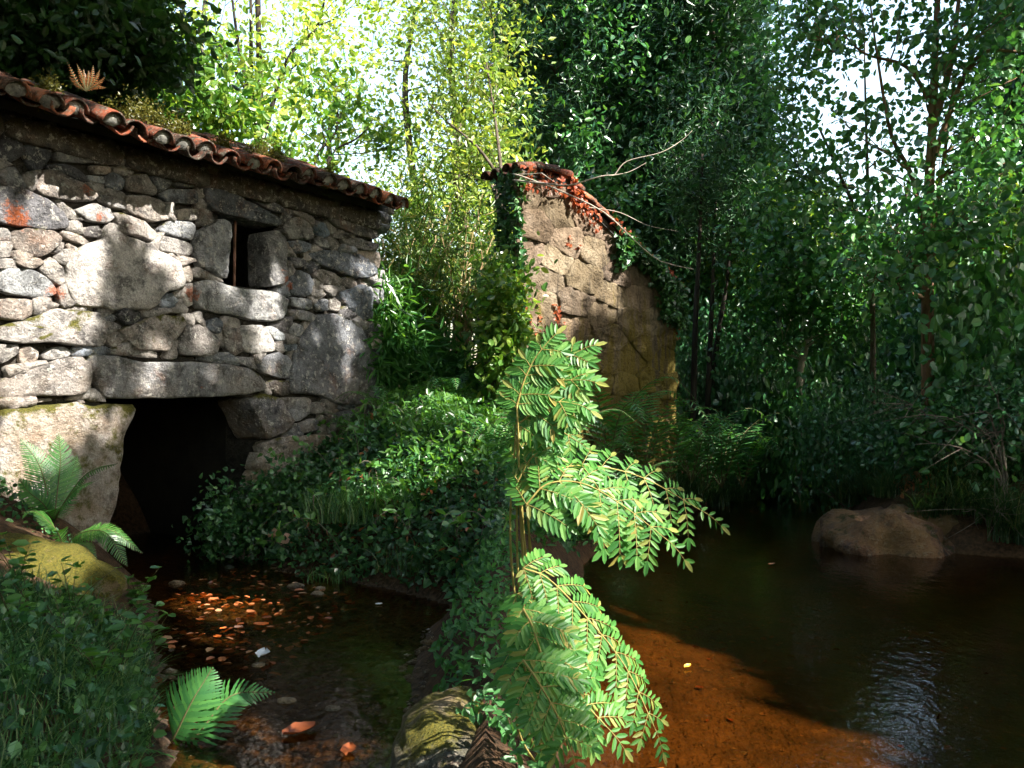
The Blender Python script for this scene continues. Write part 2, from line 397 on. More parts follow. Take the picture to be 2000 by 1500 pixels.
def ground_mat():
    m, nt, out = newmat('ground_soil')
    p = nt.nodes.new('ShaderNodeBsdfPrincipled'); p.inputs['Roughness'].default_value = 0.95; p.inputs['Specular IOR Level'].default_value = 0.15
    geo = nt.nodes.new('ShaderNodeNewGeometry'); pos = geo.outputs['Position']
    n1 = noise_tex(nt, 2.5, 6, 0.65, pos); n2 = noise_tex(nt, 26, 5, 0.7, pos)
    soil = ramp(nt, [(0.3, (0.02, 0.014, 0.009)), (0.55, (0.06, 0.04, 0.024)), (0.75, (0.11, 0.075, 0.04))]); nt.links.new(n1.outputs[0], soil.inputs[0])
    lit = ramp(nt, [(0.4, (0.03, 0.018, 0.01)), (0.62, (0.14, 0.07, 0.035))]); nt.links.new(n2.outputs[0], lit.inputs[0])
    dry = mixc(nt, 0.5, soil.outputs[0], lit.outputs[0])
    bed = ramp(nt, [(0.3, (0.06, 0.034, 0.014)), (0.7, (0.17, 0.092, 0.036))]); nt.links.new(n1.outputs[0], bed.inputs[0])
    gr = ramp(nt, [(0.35, (0.5, 0.5, 0.5)), (0.65, (1.2, 1.15, 1.1))]); nt.links.new(n2.outputs[0], gr.inputs[0])
    bedc = mixc(nt, 0.6, bed.outputs[0], mixc(nt, 1.0, bed.outputs[0], gr.outputs[0], 'MULTIPLY'))
    sep = nt.nodes.new('ShaderNodeSeparateXYZ'); nt.links.new(pos, sep.inputs[0])
    grav = ramp(nt, [(0.35, (0.02, 0.016, 0.012)), (0.65, (0.15, 0.11, 0.075))]); nt.links.new(n2.outputs[0], grav.inputs[0])
    bedc = mixc(nt, mapr(nt, sep.outputs[0], -0.1, -0.4), bedc, grav.outputs[0])
    col = mixc(nt, mapr(nt, sep.outputs[2], -0.05, 0.06), bedc, dry)
    nt.links.new(col, p.inputs['Base Color'])
    nt.links.new(bump(nt, n2.outputs[0], 0.9, 0.03), p.inputs['Normal'])
    nt.links.new(p.outputs[0], out.inputs[0])
    return m
M['ground'] = ground_mat()

def water_mat():
    m, nt, out = newmat('brown_water')
    geo = nt.nodes.new('ShaderNodeNewGeometry')
    mp = nt.nodes.new('ShaderNodeMapping'); mp.inputs['Scale'].default_value = (1.0, 0.55, 1.0); nt.links.new(geo.outputs['Position'], mp.inputs[0])
    n1 = noise_tex(nt, 11, 4, 0.55, mp.outputs[0]); n2 = noise_tex(nt, 34, 2, 0.5, mp.outputs[0])
    h = math_n(nt, 'ADD', n1.outputs[0], math_n(nt, 'MULTIPLY', n2.outputs[0], 0.3))
    nrm = bump(nt, h, 0.30, 0.02)
    fr = nt.nodes.new('ShaderNodeFresnel'); fr.inputs['IOR'].default_value = 1.33; nt.links.new(nrm, fr.inputs['Normal'])
    gl = nt.nodes.new('ShaderNodeBsdfGlossy'); gl.inputs['Roughness'].default_value = 0.02; nt.links.new(nrm, gl.inputs['Normal'])
    gl.inputs[0].default_value = (1, 1, 1, 1)
    tr = nt.nodes.new('ShaderNodeBsdfTransparent'); tr.inputs[0].default_value = (0.60, 0.42, 0.20, 1)
    mx = nt.nodes.new('ShaderNodeMixShader'); nt.links.new(fr.outputs[0], mx.inputs[0])
    nt.links.new(tr.outputs[0], mx.inputs[1]); nt.links.new(gl.outputs[0], mx.inputs[2]); nt.links.new(mx.outputs[0], out.inputs[0])
    return m
M['water'] = water_mat()

def plaster_mat():
    m, nt, out = newmat('old_plaster')
    p = nt.nodes.new('ShaderNodeBsdfPrincipled'); p.inputs['Roughness'].default_value = 0.95; p.inputs['Specular IOR Level'].default_value = 0.15
    geo = nt.nodes.new('ShaderNodeNewGeometry'); pos = geo.outputs['Position']
    oi = nt.nodes.new('ShaderNodeObjectInfo')
    n1 = noise_tex(nt, 2.4, 7, 0.65, pos)
    c = ramp(nt, [(0.32, (0.12, 0.085, 0.055)), (0.5, (0.28, 0.21, 0.145)), (0.7, (0.42, 0.34, 0.26))]); nt.links.new(n1.outputs[0], c.inputs[0])
    col = mixc(nt, 1.0, c.outputs[0], oi.outputs['Color'], 'MULTIPLY')
    mp = nt.nodes.new('ShaderNodeMapping'); mp.inputs['Scale'].default_value = (5, 5, 0.55); nt.links.new(pos, mp.inputs[0])
    ns = noise_tex(nt, 1.3, 7, 0.7, mp.outputs[0])
    sep = nt.nodes.new('ShaderNodeSeparateXYZ'); nt.links.new(pos, sep.inputs[0])
    lowm = mapr(nt, sep.outputs[2], 3.2, 1.8, -0.12, 0.16)
    right = mapr(nt, sep.outputs[0], 0.6, 2.2, -0.04, 0.07)
    f = math_n(nt, 'ADD', math_n(nt, 'ADD', ns.outputs[0], lowm), right)
    col = mixc(nt, mapr(nt, f, 0.52, 0.66, 0, .85), col, (0.17, 0.13, 0.02))
    col = mixc(nt, mapr(nt, ns.outputs[0], 0.47, 0.34, 0, .85), col, (0.045, 0.038, 0.03))
    n3 = noise_tex(nt, 30, 5, 0.7, pos)
    col = mixc(nt, mapr(nt, n3.outputs[0], 0.5, 0.7, 0, .5), col, (0.07, 0.055, 0.04))
    nt.links.new(col, p.inputs['Base Color'])
    nt.links.new(bump(nt, math_n(nt, 'ADD', n3.outputs[0], math_n(nt, 'MULTIPLY', n1.outputs[0], 2.0)), 1.0, 0.05), p.inputs['Normal'])
    nt.links.new(p.outputs[0], out.inputs[0])
    return m
M['plaster'] = plaster_mat()

# ------------------------------------------------------------------ ground and water
STREAM = np.array([(-4.6, 9.0), (-3.45, 7.3), (-2.95, 6.9), (-2.74, 6.55), (-2.3, 5.5), (-1.97, 4.8), (-1.62, 4.0), (-1.36, 3.4), (-1.15, 2.0), (-1.1, 0.0), (-1.0, -4.0),
                   (-0.45, -4.0), (-0.38, 1.5), (-0.34, 3.0), (-0.5, 4.5), (-0.48, 5.6), (-0.42, 6.2), (-0.9, 6.75), (-1.5, 7.1), (-2.0, 7.5), (-2.4, 8.2), (-2.5, 8.6), (-3.4, 10.4)])
POOL = np.array([(0.3, -4.0), (0.24, 1.5), (0.18, 3.2), (0.3, 5.0), (0.45, 6.5), (0.62, 7.8), (1.0, 9.2), (1.73, 10.5), (2.6, 11.8), (3.35, 13.2), (4.0, 14.2), (4.6, 16.0), (5.2, 18.0),
                 (5.9, 18.0), (5.7, 15.5), (5.1, 13.6), (4.4, 11.5), (3.75, 9.9), (3.6, 9.0), (4.3, 8.35), (5.4, 7.7), (8.0, 6.8), (9.5, 4.0), (9.5, -4.0)])

def poly_sd(P, poly):
    """signed distance, negative inside"""
    a = poly; b = np.roll(poly, -1, axis=0)
    d = np.full(len(P), 1e9); inside = np.zeros(len(P), bool)
    for k in range(len(a)):
        e = b[k] - a[k]; w = P - a[k]
        t = np.clip((w @ e) / (e @ e), 0, 1)
        q = w - t[:, None] * e
        d = np.minimum(d, np.einsum('ij,ij->i', q, q))
        c = (a[k, 1] <= P[:, 1]) != (b[k, 1] <= P[:, 1])
        den = e[1] if abs(e[1]) > 1e-12 else 1e-12
        xi = a[k, 0] + (P[:, 1] - a[k, 1]) / den * e[0]
        inside ^= c & (P[:, 0] < xi)
    d = np.sqrt(d)
    return np.where(inside, -d, d)

def vnoise(x, y, s, seed=0):
    """cheap smooth 2-D value noise built from sines"""
    v = np.zeros_like(x)
    g = np.random.default_rng(seed)
    for k in range(7):
        a = g.uniform(0, 2 * math.pi); f = s * g.uniform(0.6, 2.0); ph = g.uniform(0, 6.28)
        v += np.sin((x * math.cos(a) + y * math.sin(a)) * f + ph)
    return v / 7.0

def shore(P):
    return np.minimum(poly_sd(P, STREAM), poly_sd(P, POOL))

def ground_z(x, y):
    x = np.atleast_1d(np.asarray(x, float)); y = np.atleast_1d(np.asarray(y, float))
    P = np.stack([x, y], 1)
    d = shore(P) + 0.10 * vnoise(x, y, 3.0, 5)
    H = np.full(len(x), 1.6)
    H -= 0.75 * np.exp(-(((x + 3.0) / 2.6) ** 2 + ((y - 3.5) / 3.2) ** 2))
    H -= 0.45 * np.exp(-(((x - 5.5) / 2.5) ** 2 + ((y - 9.5) / 3.0) ** 2))
    H += 0.9 * np.clip((y - 13) / 14.0, 0, 1)
    H -= 1.0 * np.exp(-(((x - 5.4) / 1.6) ** 2 + ((y - 19) / 4.0) ** 2))
    land = H * (1 - np.exp(-np.clip(d, 0, None) / 1.05))
    bed = -0.42 * (1 - np.exp(np.clip(d, None, 0) / 0.75))
    sd = poly_sd(P, STREAM)
    bed = np.where(sd < 0, bed * 0.38, bed)
    z = np.where(d > 0, land, bed)
    z = z + np.where(d > 0, np.clip(d * 2, 0, 1), 0.12) * 0.07 * vnoise(x, y, 5.5, 9) + 0.012 * vnoise(x, y, 19.0, 4)
    return z
def gz(x, y): return float(ground_z(x, y)[0])

def build_ground():
    def axis(lo, hi, step, far):
        c = np.arange(lo, hi + 1e-6, step)
        o = np.geomspace(1.0, far, 14)
        return np.concatenate([lo - o[::-1], c, hi + o])
    xs = axis(-9, 13, 0.09, 300); ys = axis(-4, 22, 0.09, 300)
    X, Y = np.meshgrid(xs, ys)
    Z = ground_z(X.ravel(), Y.ravel())
    V = np.stack([X.ravel(), Y.ravel(), Z], 1)
    nx, ny = len(xs), len(ys)
    i = np.arange(ny - 1)[:, None] * nx + np.arange(nx - 1)[None, :]
    Q = np.stack([i, i + 1, i + nx + 1, i + nx], -1).reshape(-1, 4)
    o = obj('ground', mesh_np('ground', V, Q, True), M['ground']); tag(o, 'dark earth banks and sandy stream bed', 'ground', kind='structure')
build_ground()

def build_water():
    xs = np.linspace(-6, 12, 40); ys = np.linspace(-5, 20, 50)
    X, Y = np.meshgrid(xs, ys); V = np.stack([X.ravel(), Y.ravel(), np.zeros(X.size)], 1)
    nx, ny = len(xs), len(ys)
    i = np.arange(ny - 1)[:, None] * nx + np.arange(nx - 1)[None, :]
    Q = np.stack([i, i + 1, i + nx + 1, i + nx], -1).reshape(-1, 4)
    o = obj('water', mesh_np('water', V, Q, True), M['water']); tag(o, 'still brown stream and pool water', 'water', kind='structure')
build_water()

# ------------------------------------------------------------------ masonry tools
def chaikin(P, it=1):
    for _ in range(it):
        Q = 0.89 * P + 0.11 * np.roll(P, -1, 0); S = 0.11 * P + 0.89 * np.roll(P, -1, 0)
        P = np.stack([Q, S], 1).reshape(-1, 2)
    return P

def closed_resample(P, n):
    P = np.concatenate([P, P[:1]]); return resample(P, n + 1)[:-1]

def stone_geo(poly, to3, height, back=0.1, seg=0.05, rings=3, rough=0.3, seed=0, round_=2):
    """a bulging stone with outline poly (in plane coordinates), to3(u,z,h) -> world"""
    g = np.random.default_rng(seed)
    P = chaikin(np.asarray(poly, float), round_)
    per = np.sum(np.linalg.norm(P - np.roll(P, -1, 0), axis=1))
    n = int(np.clip(per / seg, 10, 64))
    P = closed_resample(P, n)
    area = 0.5 * np.sum(P[:, 0] * np.roll(P[:, 1], -1) - np.roll(P[:, 0], -1) * P[:, 1])
    if area < 0: P = P[::-1]
    c = P.mean(0); size = math.sqrt(abs(area)) + 1e-6
    ph = g.uniform(0, 9, 3)
    def nz(q, s): 
        return np.array([noise.noise(Vector((a * s + ph[0], b * s + ph[1], ph[2]))) for a, b in q])
    P = c + (P - c) * (1 + 0.06 * nz(P, 6 / max(size, .12)) + 0.035 * nz(P, 22 / max(size, .2)))[:, None]
    prof = {2: [(1.0, -back), (1.0, .6), (0.935, .95)], 3: [(1.0, -back), (1.0, .62), (0.965, .90), (0.75, 1.0)],
            5: [(1.0, -back), (1.0, .62), (0.984, .85), (0.945, .96), (0.72, .99), (0.42, 1.0)]}[rings]
    V = []
    tilt = g.normal(0, 0.34, 2)
    for k, (s, h) in enumerate(prof):
        Q = c + (P - c) * s
        if k == 0: hh = np.full(n, h)
        else:
            hh = height * (h + tilt[0] * (Q[:, 0] - c[0]) / size * 0.5 + tilt[1] * (Q[:, 1] - c[1]) / size * 0.5 + rough * nz(Q, 3.2 / size) + rough * 0.5 * nz(Q, 8 / size))
        V.append(to3(Q[:, 0], Q[:, 1], hh))
    hc = height * (1.0 + rough * nz(c[None], 3.2 / size))
    V.append(to3(c[:1, ] [:, 0], c[None][:, 1] if c.ndim == 1 else c[:, 1], hc) if False else to3(np.array([c[0]]), np.array([c[1]]), hc))
    V = np.concatenate(V); m = len(prof)
    i = np.arange(m - 1)[:, None] * n; j = np.arange(n)[None, :]; k2 = (j + 1) % n
    Q = np.stack([i + j, i + k2, i + n + k2, i + n + j], -1).reshape(-1, 4)
    ce = m * n; b = (m - 1) * n
    T = np.array([[b + q, b + (q + 1) % n, ce] for q in range(n)])
    # orientation: plane (u,z) may mirror; fix by testing against outward normal of top triangle
    return V, [Q, T]

def orient(V, F, nrm):
    T = F[1]; a, b, c = V[T[:, 0]], V[T[:, 1]], V[T[:, 2]]
    if np.sum(np.cross(b - a, c - a) @ nrm) < 0: return [f[:, ::-1] for f in F]
    return F

def hull(P):
    P = sorted(map(tuple, P))
    def half(it):
        h = []
        for p in it:
            while len(h) >= 2 and (h[-1][0] - h[-2][0]) * (p[1] - h[-2][1]) - (h[-1][1] - h[-2][1]) * (p[0] - h[-2][0]) <= 0: h.pop()
            h.append(p)
        return h
    a = half(P); b = half(P[::-1]); return np.array(a[:-1] + b[:-1])

def clip_half(poly, p, n):
    """keep the side where (x-p).n <= 0"""
    out = []; d = [(q[0] - p[0]) * n[0] + (q[1] - p[1]) * n[1] for q in poly]
    for k in range(len(poly)):
        k2 = (k + 1) % len(poly)
        if d[k] <= 0: out.append(poly[k])
        if (d[k] < 0) != (d[k2] < 0) and d[k] != d[k2]:
            t = d[k] / (d[k] - d[k2]); out.append((poly[k][0] + t * (poly[k2][0] - poly[k][0]), poly[k][1] + t * (poly[k2][1] - poly[k][1])))
    return out

def fill_cells(outline, blocks, du, dz, seed, jitter=True, tries=4000):
    """irregular convex stones packed between convex blocks"""
    g = np.random.default_rng(seed)
    H = [hull(b) for b in blocks]
    lo = outline.min(0); hi = outline.max(0)
    seeds = []
    cand = g.uniform(lo, hi, (tries, 2))
    sdo = poly_sd(cand, outline)
    ok = sdo < -0.02
    for h in H: ok &= poly_sd(cand, h) > min(du, dz) * 0.28
    cand = cand[ok]
    sc = np.array((1 / du, 1 / dz))
    S = np.zeros((0, 2))
    for c in cand:
        if len(S) == 0 or np.min(np.sum(((S - c) * sc) ** 2, 1)) > g.uniform(0.45, 1.1): S = np.concatenate([S, c[None]])
    cells = []
    for i, s in enumerate(S):
        w, hgt = du * 1.25, dz * 1.25
        poly = [(s[0] - w, s[1] - hgt), (s[0] + w, s[1] - hgt), (s[0] + w, s[1] + hgt), (s[0] - w, s[1] + hgt)]
        d = (S - s) * sc; near = np.argsort(np.sum(d * d, 1))[1:16]
        for j in near:
            m = (S[j] + s) / 2; nn = (S[j] - s) * sc * sc
            poly = clip_half(poly, m, nn)
            if len(poly) < 3: break
        if len(poly) < 3: continue
        for h in H:
            hc = h.mean(0)
            if np.sum((hc - s) ** 2) > (np.max(np.linalg.norm(h - hc, axis=1)) + du * 2) ** 2: continue
            e = np.roll(h, -1, 0) - h; nn = np.stack([e[:, 1], -e[:, 0]], 1); nn = unit(nn)
            dist = np.einsum('ij,ij->i', s - h, nn)
            k = int(np.argmax(dist))
            if dist[k] <= 0: poly = []; break
            poly = clip_half(poly, h[k], -nn[k])
            if len(poly) < 3: break
        if len(poly) < 3: continue
        P = np.array(poly); c = P.mean(0)
        ar = 0.5 * abs(np.sum(P[:, 0] * np.roll(P[:, 1], -1) - np.roll(P[:, 0], -1) * P[:, 1]))
        if ar < 0.0006: continue
        P = c + (P - c) * 1.0
        cells.append((P, ar))
    return cells

# ------------------------------------------------------------------ the stone mill
# traced stones: (moss 0..1, tint, pixel outline); tint: g grey, w warm, d dark, b bluish, p pale, partly wall shade and sun put into the colour
ST = [
 (0,'d',[(0,240),(60,244),(84,264),(86,278),(40,280),(0,270)]), (0,'d',[(-8,274),(36,278),(42,302),(16,318),(-8,308)]), (0,'d',[(44,284),(90,280),(94,302),(80,330),(60,334),(44,308)]),
 (0,'w',[(56,238),(104,240),(106,252),(88,260),(54,248)]), (0,'w',[(122,252),(152,258),(160,282),(124,284)]), (0,'w',[(96,266),(119,270),(119,282),(104,282)]),
 (0,'g',[(106,287),(170,292),(246,316),(243,323),(210,323),(140,319),(106,317)]), (0,'g',[(164,266),(216,272),(218,290),(196,296),(176,286)]), (0,'w',[(230,286),(256,290),(274,308),(260,316),(232,306)]),
 (0,'w',[(276,306),(300,297),(324,308),(330,320),(300,322)]), (0,'d',[(90,321),(128,323),(152,335),(168,352),(160,357),(120,340),(88,330)]), (0,'w',[(80,336),(108,335),(140,354),(180,376),(176,392),(140,392),(80,386),(64,370)]),
 (0,'w',[(170,325),(212,325),(214,336),(200,343),(176,338)]), (0,'b',[(202,348),(216,338),(238,348),(240,360),(230,374),(202,366)]), (0,'g',[(168,343),(198,347),(198,360),(172,356)]),
 (0,'g',[(256,322),(270,317),(290,326),(280,338),(258,338)]), (0,'b',[(291,328),(316,325),(332,362),(304,378),(291,350)]), (0,'b',[(338,330),(376,328),(382,340),(376,366),(340,364)]),
 (0,'w',[(242,344),(276,341),(302,376),(296,384),(246,372)]), (0,'b',[(306,381),(328,371),(378,372),(380,390),(376,400),(320,396)]),
 (0,'d',[(-10,368),(40,370),(80,388),(112,410),(128,434),(124,446),(80,448),(-10,434)]), (0,'w',[(140,412),(180,398),(208,408),(218,424),(204,436),(170,434)]), (0,'p',[(241,384),(280,384),(308,395),(320,430),(290,434),(241,414)]),
 (0,'w',[(186,379),(220,388),(239,398),(237,412),(216,406),(194,394)]), (0,'w',[(219,419),(228,417),(270,431),(300,458),(288,472),(258,458),(230,458)]), (0,'w',[(24,454),(58,447),(100,454),(114,468),(104,480),(88,496),(66,504),(18,482)]),
 (0,'w',[(115,451),(150,459),(172,474),(166,480),(120,466)]), (0,'d',[(156,446),(184,442),(197,452),(191,464),(160,462)]), (0,'p',[(336,412),(364,408),(382,412),(382,430),(340,430)]),
 (0,'g',[(316,436),(340,432),(375,437),(371,470),(352,466),(304,453)]), (0,'w',[(312,461),(354,473),(370,479),(368,498),(350,500),(302,488)]),
 (0,'p',[(128,512),(156,488),(200,468),(230,464),(280,482),(320,507),(338,522),(348,552),(330,566),(302,571),(297,600),(220,602),(140,592),(131,560)]),
 (0,'p',[(-10,526),(50,526),(80,541),(103,562),(105,572),(84,581),(40,579),(-10,568)]), (0,'p',[(70,523),(96,503),(119,524),(123,550),(112,560),(88,541)]), (0.1,'w',[(-10,586),(20,584),(58,587),(56,616),(36,625),(-10,622)]),
 (0,'w',[(98,479),(121,473),(121,486),(108,497),(98,494)]), (0,'w',[(127,475),(152,488),(144,497),(128,486)]), (0,'p',[(344,522),(364,516),(374,546),(364,554),(352,542)]),
 (0,'p',[(-8,447),(9,445),(19,462),(17,472),(-8,470)]), (0,'g',[(304,575),(328,572),(342,590),(330,602),(302,601)]),
 (0.42,'w',[(-10,642),(40,628),(96,606),(140,609),(188,615),(195,640),(195,676),(150,675),(100,668),(36,670),(-10,662)]), (0.45,'w',[(233,645),(280,623),(312,615),(348,621),(355,632),(322,683),(264,683),(242,667)]),
 (0.1,'w',[(201,657),(224,646),(239,668),(216,679),(201,672)]), (0,'g',[(359,637),(384,635),(412,653),(421,668),(417,690),(386,695),(343,691),(344,672)]), (0,'g',[(192,623),(214,613),(226,622),(214,630)]),
 (0,'w',[(34,683),(50,675),(70,687),(68,705),(34,710)]), (0,'p',[(75,696),(100,679),(124,678),(136,687),(133,695),(86,705)]),
 (0.15,'w',[(-10,746),(40,728),(100,706),(144,698),(167,708),(169,736),(160,759),(140,770),(60,772),(-10,776)]),
 (0,'g',[(144,782),(160,782),(162,788),(148,788)]), (0.2,'w',[(64,780),(96,777),(98,782),(66,787)]),
 (0,'d',[(480,377),(506,383),(546,407),(546,416),(530,414),(490,395),(480,386)]), (0,'g',[(499,371),(503,358),(530,357),(560,379),(567,403),(550,403),(520,385)]), (0,'b',[(434,352),(454,354),(474,370),(475,379),(462,381),(436,366)]),
 (0,'p',[(547,447),(562,429),(578,425),(598,439),(603,467),(560,467)]), (0,'b',[(572,402),(590,389),(606,393),(611,412),(611,425),(590,417),(574,412)]),
 (0,'g',[(615,403),(630,391),(662,409),(730,447),(732,462),(720,467),(680,457),(650,443),(619,412)]), (0,'b',[(609,431),(630,437),(641,458),(626,466),(609,448)]), (0,'g',[(605,469),(614,460),(637,471),(639,486),(626,487),(609,476)]),
 (0,'g',[(662,467),(690,465),(730,478),(728,491),(698,489),(670,478)]), (0,'b',[(557,473),(578,469),(604,479),(600,488),(584,495),(570,493)]), (0,'b',[(603,495),(634,491),(690,497),(721,516),(723,536),(706,543),(680,541),(630,521),(609,510)]),
 (0,'g',[(609,533),(618,527),(640,531),(661,548),(650,557),(634,557),(611,542)]), (0,'b',[(563,541),(580,529),(598,535),(608,550),(604,569),(594,579),(563,575)]), (0,'d',[(561,503),(589,505),(591,521),(571,523)]),
 (0,'b',[(659,573),(700,556),(721,580),(721,617),(706,625),(663,596)]), (0,'g',[(561,581),(602,585),(606,605),(590,605),(563,598)]), (0,'b',[(609,596),(622,584),(635,586),(635,607),(618,609)]),
 (0,'p',[(638,585),(650,581),(661,598),(657,609),(639,604)]), (0,'g',[(559,605),(590,607),(612,617),(606,630),(574,623),(561,616)]),
 (0,'b',[(571,697),(587,657),(603,639),(620,620),(650,619),(678,627),(694,643),(706,668),(710,700),(726,744),(730,779),(710,784),(646,783),(618,767),(565,762)]),
 (0,'p',[(471,637),(509,637),(525,656),(531,685),(490,690),(471,685),(466,642)]), (0.1,'w',[(432,641),(463,643),(468,687),(450,695),(436,682)]), (0,'b',[(395,630),(416,621),(429,627),(425,648),(416,653),(399,642)]),
 (0,'g',[(557,651),(566,629),(589,639),(590,657),(574,657)]), (0,'p',[(513,641),(526,637),(549,652),(551,663),(536,667)]), (0,'b',[(499,712),(510,699),(540,689),(561,699),(566,720),(557,737),(546,739),(507,727)]),
 (0,'g',[(457,697),(491,699),(493,712),(501,725),(478,717),(463,710)]), (0.25,'d',[(521,748),(530,743),(559,745),(559,769),(542,773),(525,762)]),
 (0.1,'g',[(547,777),(597,777),(603,792),(597,810),(574,823),(553,806)]), (0,'p',[(600,792),(614,785),(627,787),(629,802),(618,809),(603,806)]), (0.05,'g',[(575,829),(608,817),(617,823),(615,842),(581,845)]),
 (0,'d',[(638,809),(670,801),(690,805),(690,827),(638,829)]), (0,'b',[(547,673),(577,671),(577,683),(551,687)]), (0.1,'g',[(511,867),(550,853),(610,851),(660,853),(662,890),(600,935),(511,935)]),
 (0,'p',[(352,557),(371,555),(371,597),(360,599),(350,580)]),
]
OPEN = [  # stones round the two openings: deep
 ('window_lintel',0,'b',[(389,369),(430,371),(490,403),(540,429),(541,441),(526,443),(490,434),(406,414),(397,394)]),
 ('window_jamb',0,'g',[(373,470),(377,453),(406,437),(430,427),(440,435),(444,455),(440,502),(434,542),(430,547),(377,520)]),
 ('window_jamb',0,'g',[(512,463),(516,451),(540,450),(550,463),(554,490),(554,549),(542,557),(514,561)]),
 ('window_sill',0.05,'p',[(377,551),(396,547),(440,559),(470,565),(510,569),(538,573),(553,590),(549,621),(526,629),(486,627),(450,617),(400,609),(376,600)]),
 ('door_lintel',0.12,'g',[(169,696),(212,694),(270,709),(320,707),(400,707),(446,713),(478,721),(506,741),(515,752),(508,764),(470,771),(400,776),(330,778),(250,779),(200,777),(181,760),(177,738)]),
 ('door_jamb',0.48,'w',[(-12,802),(60,794),(140,783),(168,793),(256,787),(262,793),(256,814),(242,836),(234,862),(231,900),(224,960),(205,1040),(-12,1090)]),
 ('door_jamb',0.3,'d',[(475,784),(490,775),(506,767),(542,779),(551,800),(569,826),(550,840),(530,851),(514,859),(503,840),(491,810)]),
]
TINT = {'g': (0.9, 0.92, 0.95), 'w': (1.1, 0.98, 0.88), 'd': (0.45, 0.46, 0.5), 'b': (0.66, 0.74, 0.85), 'p': (1.4, 1.36, 1.3)}  # pale raised so the sunlit stones read brighter

mill = thing('stone_mill', 'old mill of rough grey stones with a tiled eave and a black tunnel opening', 'mill', (PR[0], PR[1], 0))
W_BASE = np.array([wall_uz(px, py) for px, py in [(745, 392), (728, 470), (723, 560), (720, 640), (728, 760), (732, 800), (715, 900), (690, 960)]])
OUTL = np.concatenate([W_BASE, [(0.5, -0.1), (6.0, -0.1), (6.0, 3.62), (0.2, 3.64)]])
DOOR_HOLE = np.array([wall_uz(px, py) for px, py in [(250, 775), (488, 772), (505, 860), (470, 960), (430, 1120), (190, 1140), (222, 960), (235, 860)]])
WIN_HOLE = np.array([wall_uz(px, py) for px, py in [(438, 425), (530, 440), (516, 566), (430, 552)]])

def box_uz(acc, u0, u1, z0, z1, h0, h1):
    c = wall_p([u0, u1, u1, u0] * 2, [z0, z0, z1, z1] * 2, [h0] * 4 + [h1] * 4)
    acc.add(c, np.array([[0, 1, 2, 3], [4, 7, 6, 5], [0, 4, 5, 1], [1, 5, 6, 2], [2, 6, 7, 3], [3, 7, 4, 0]]))

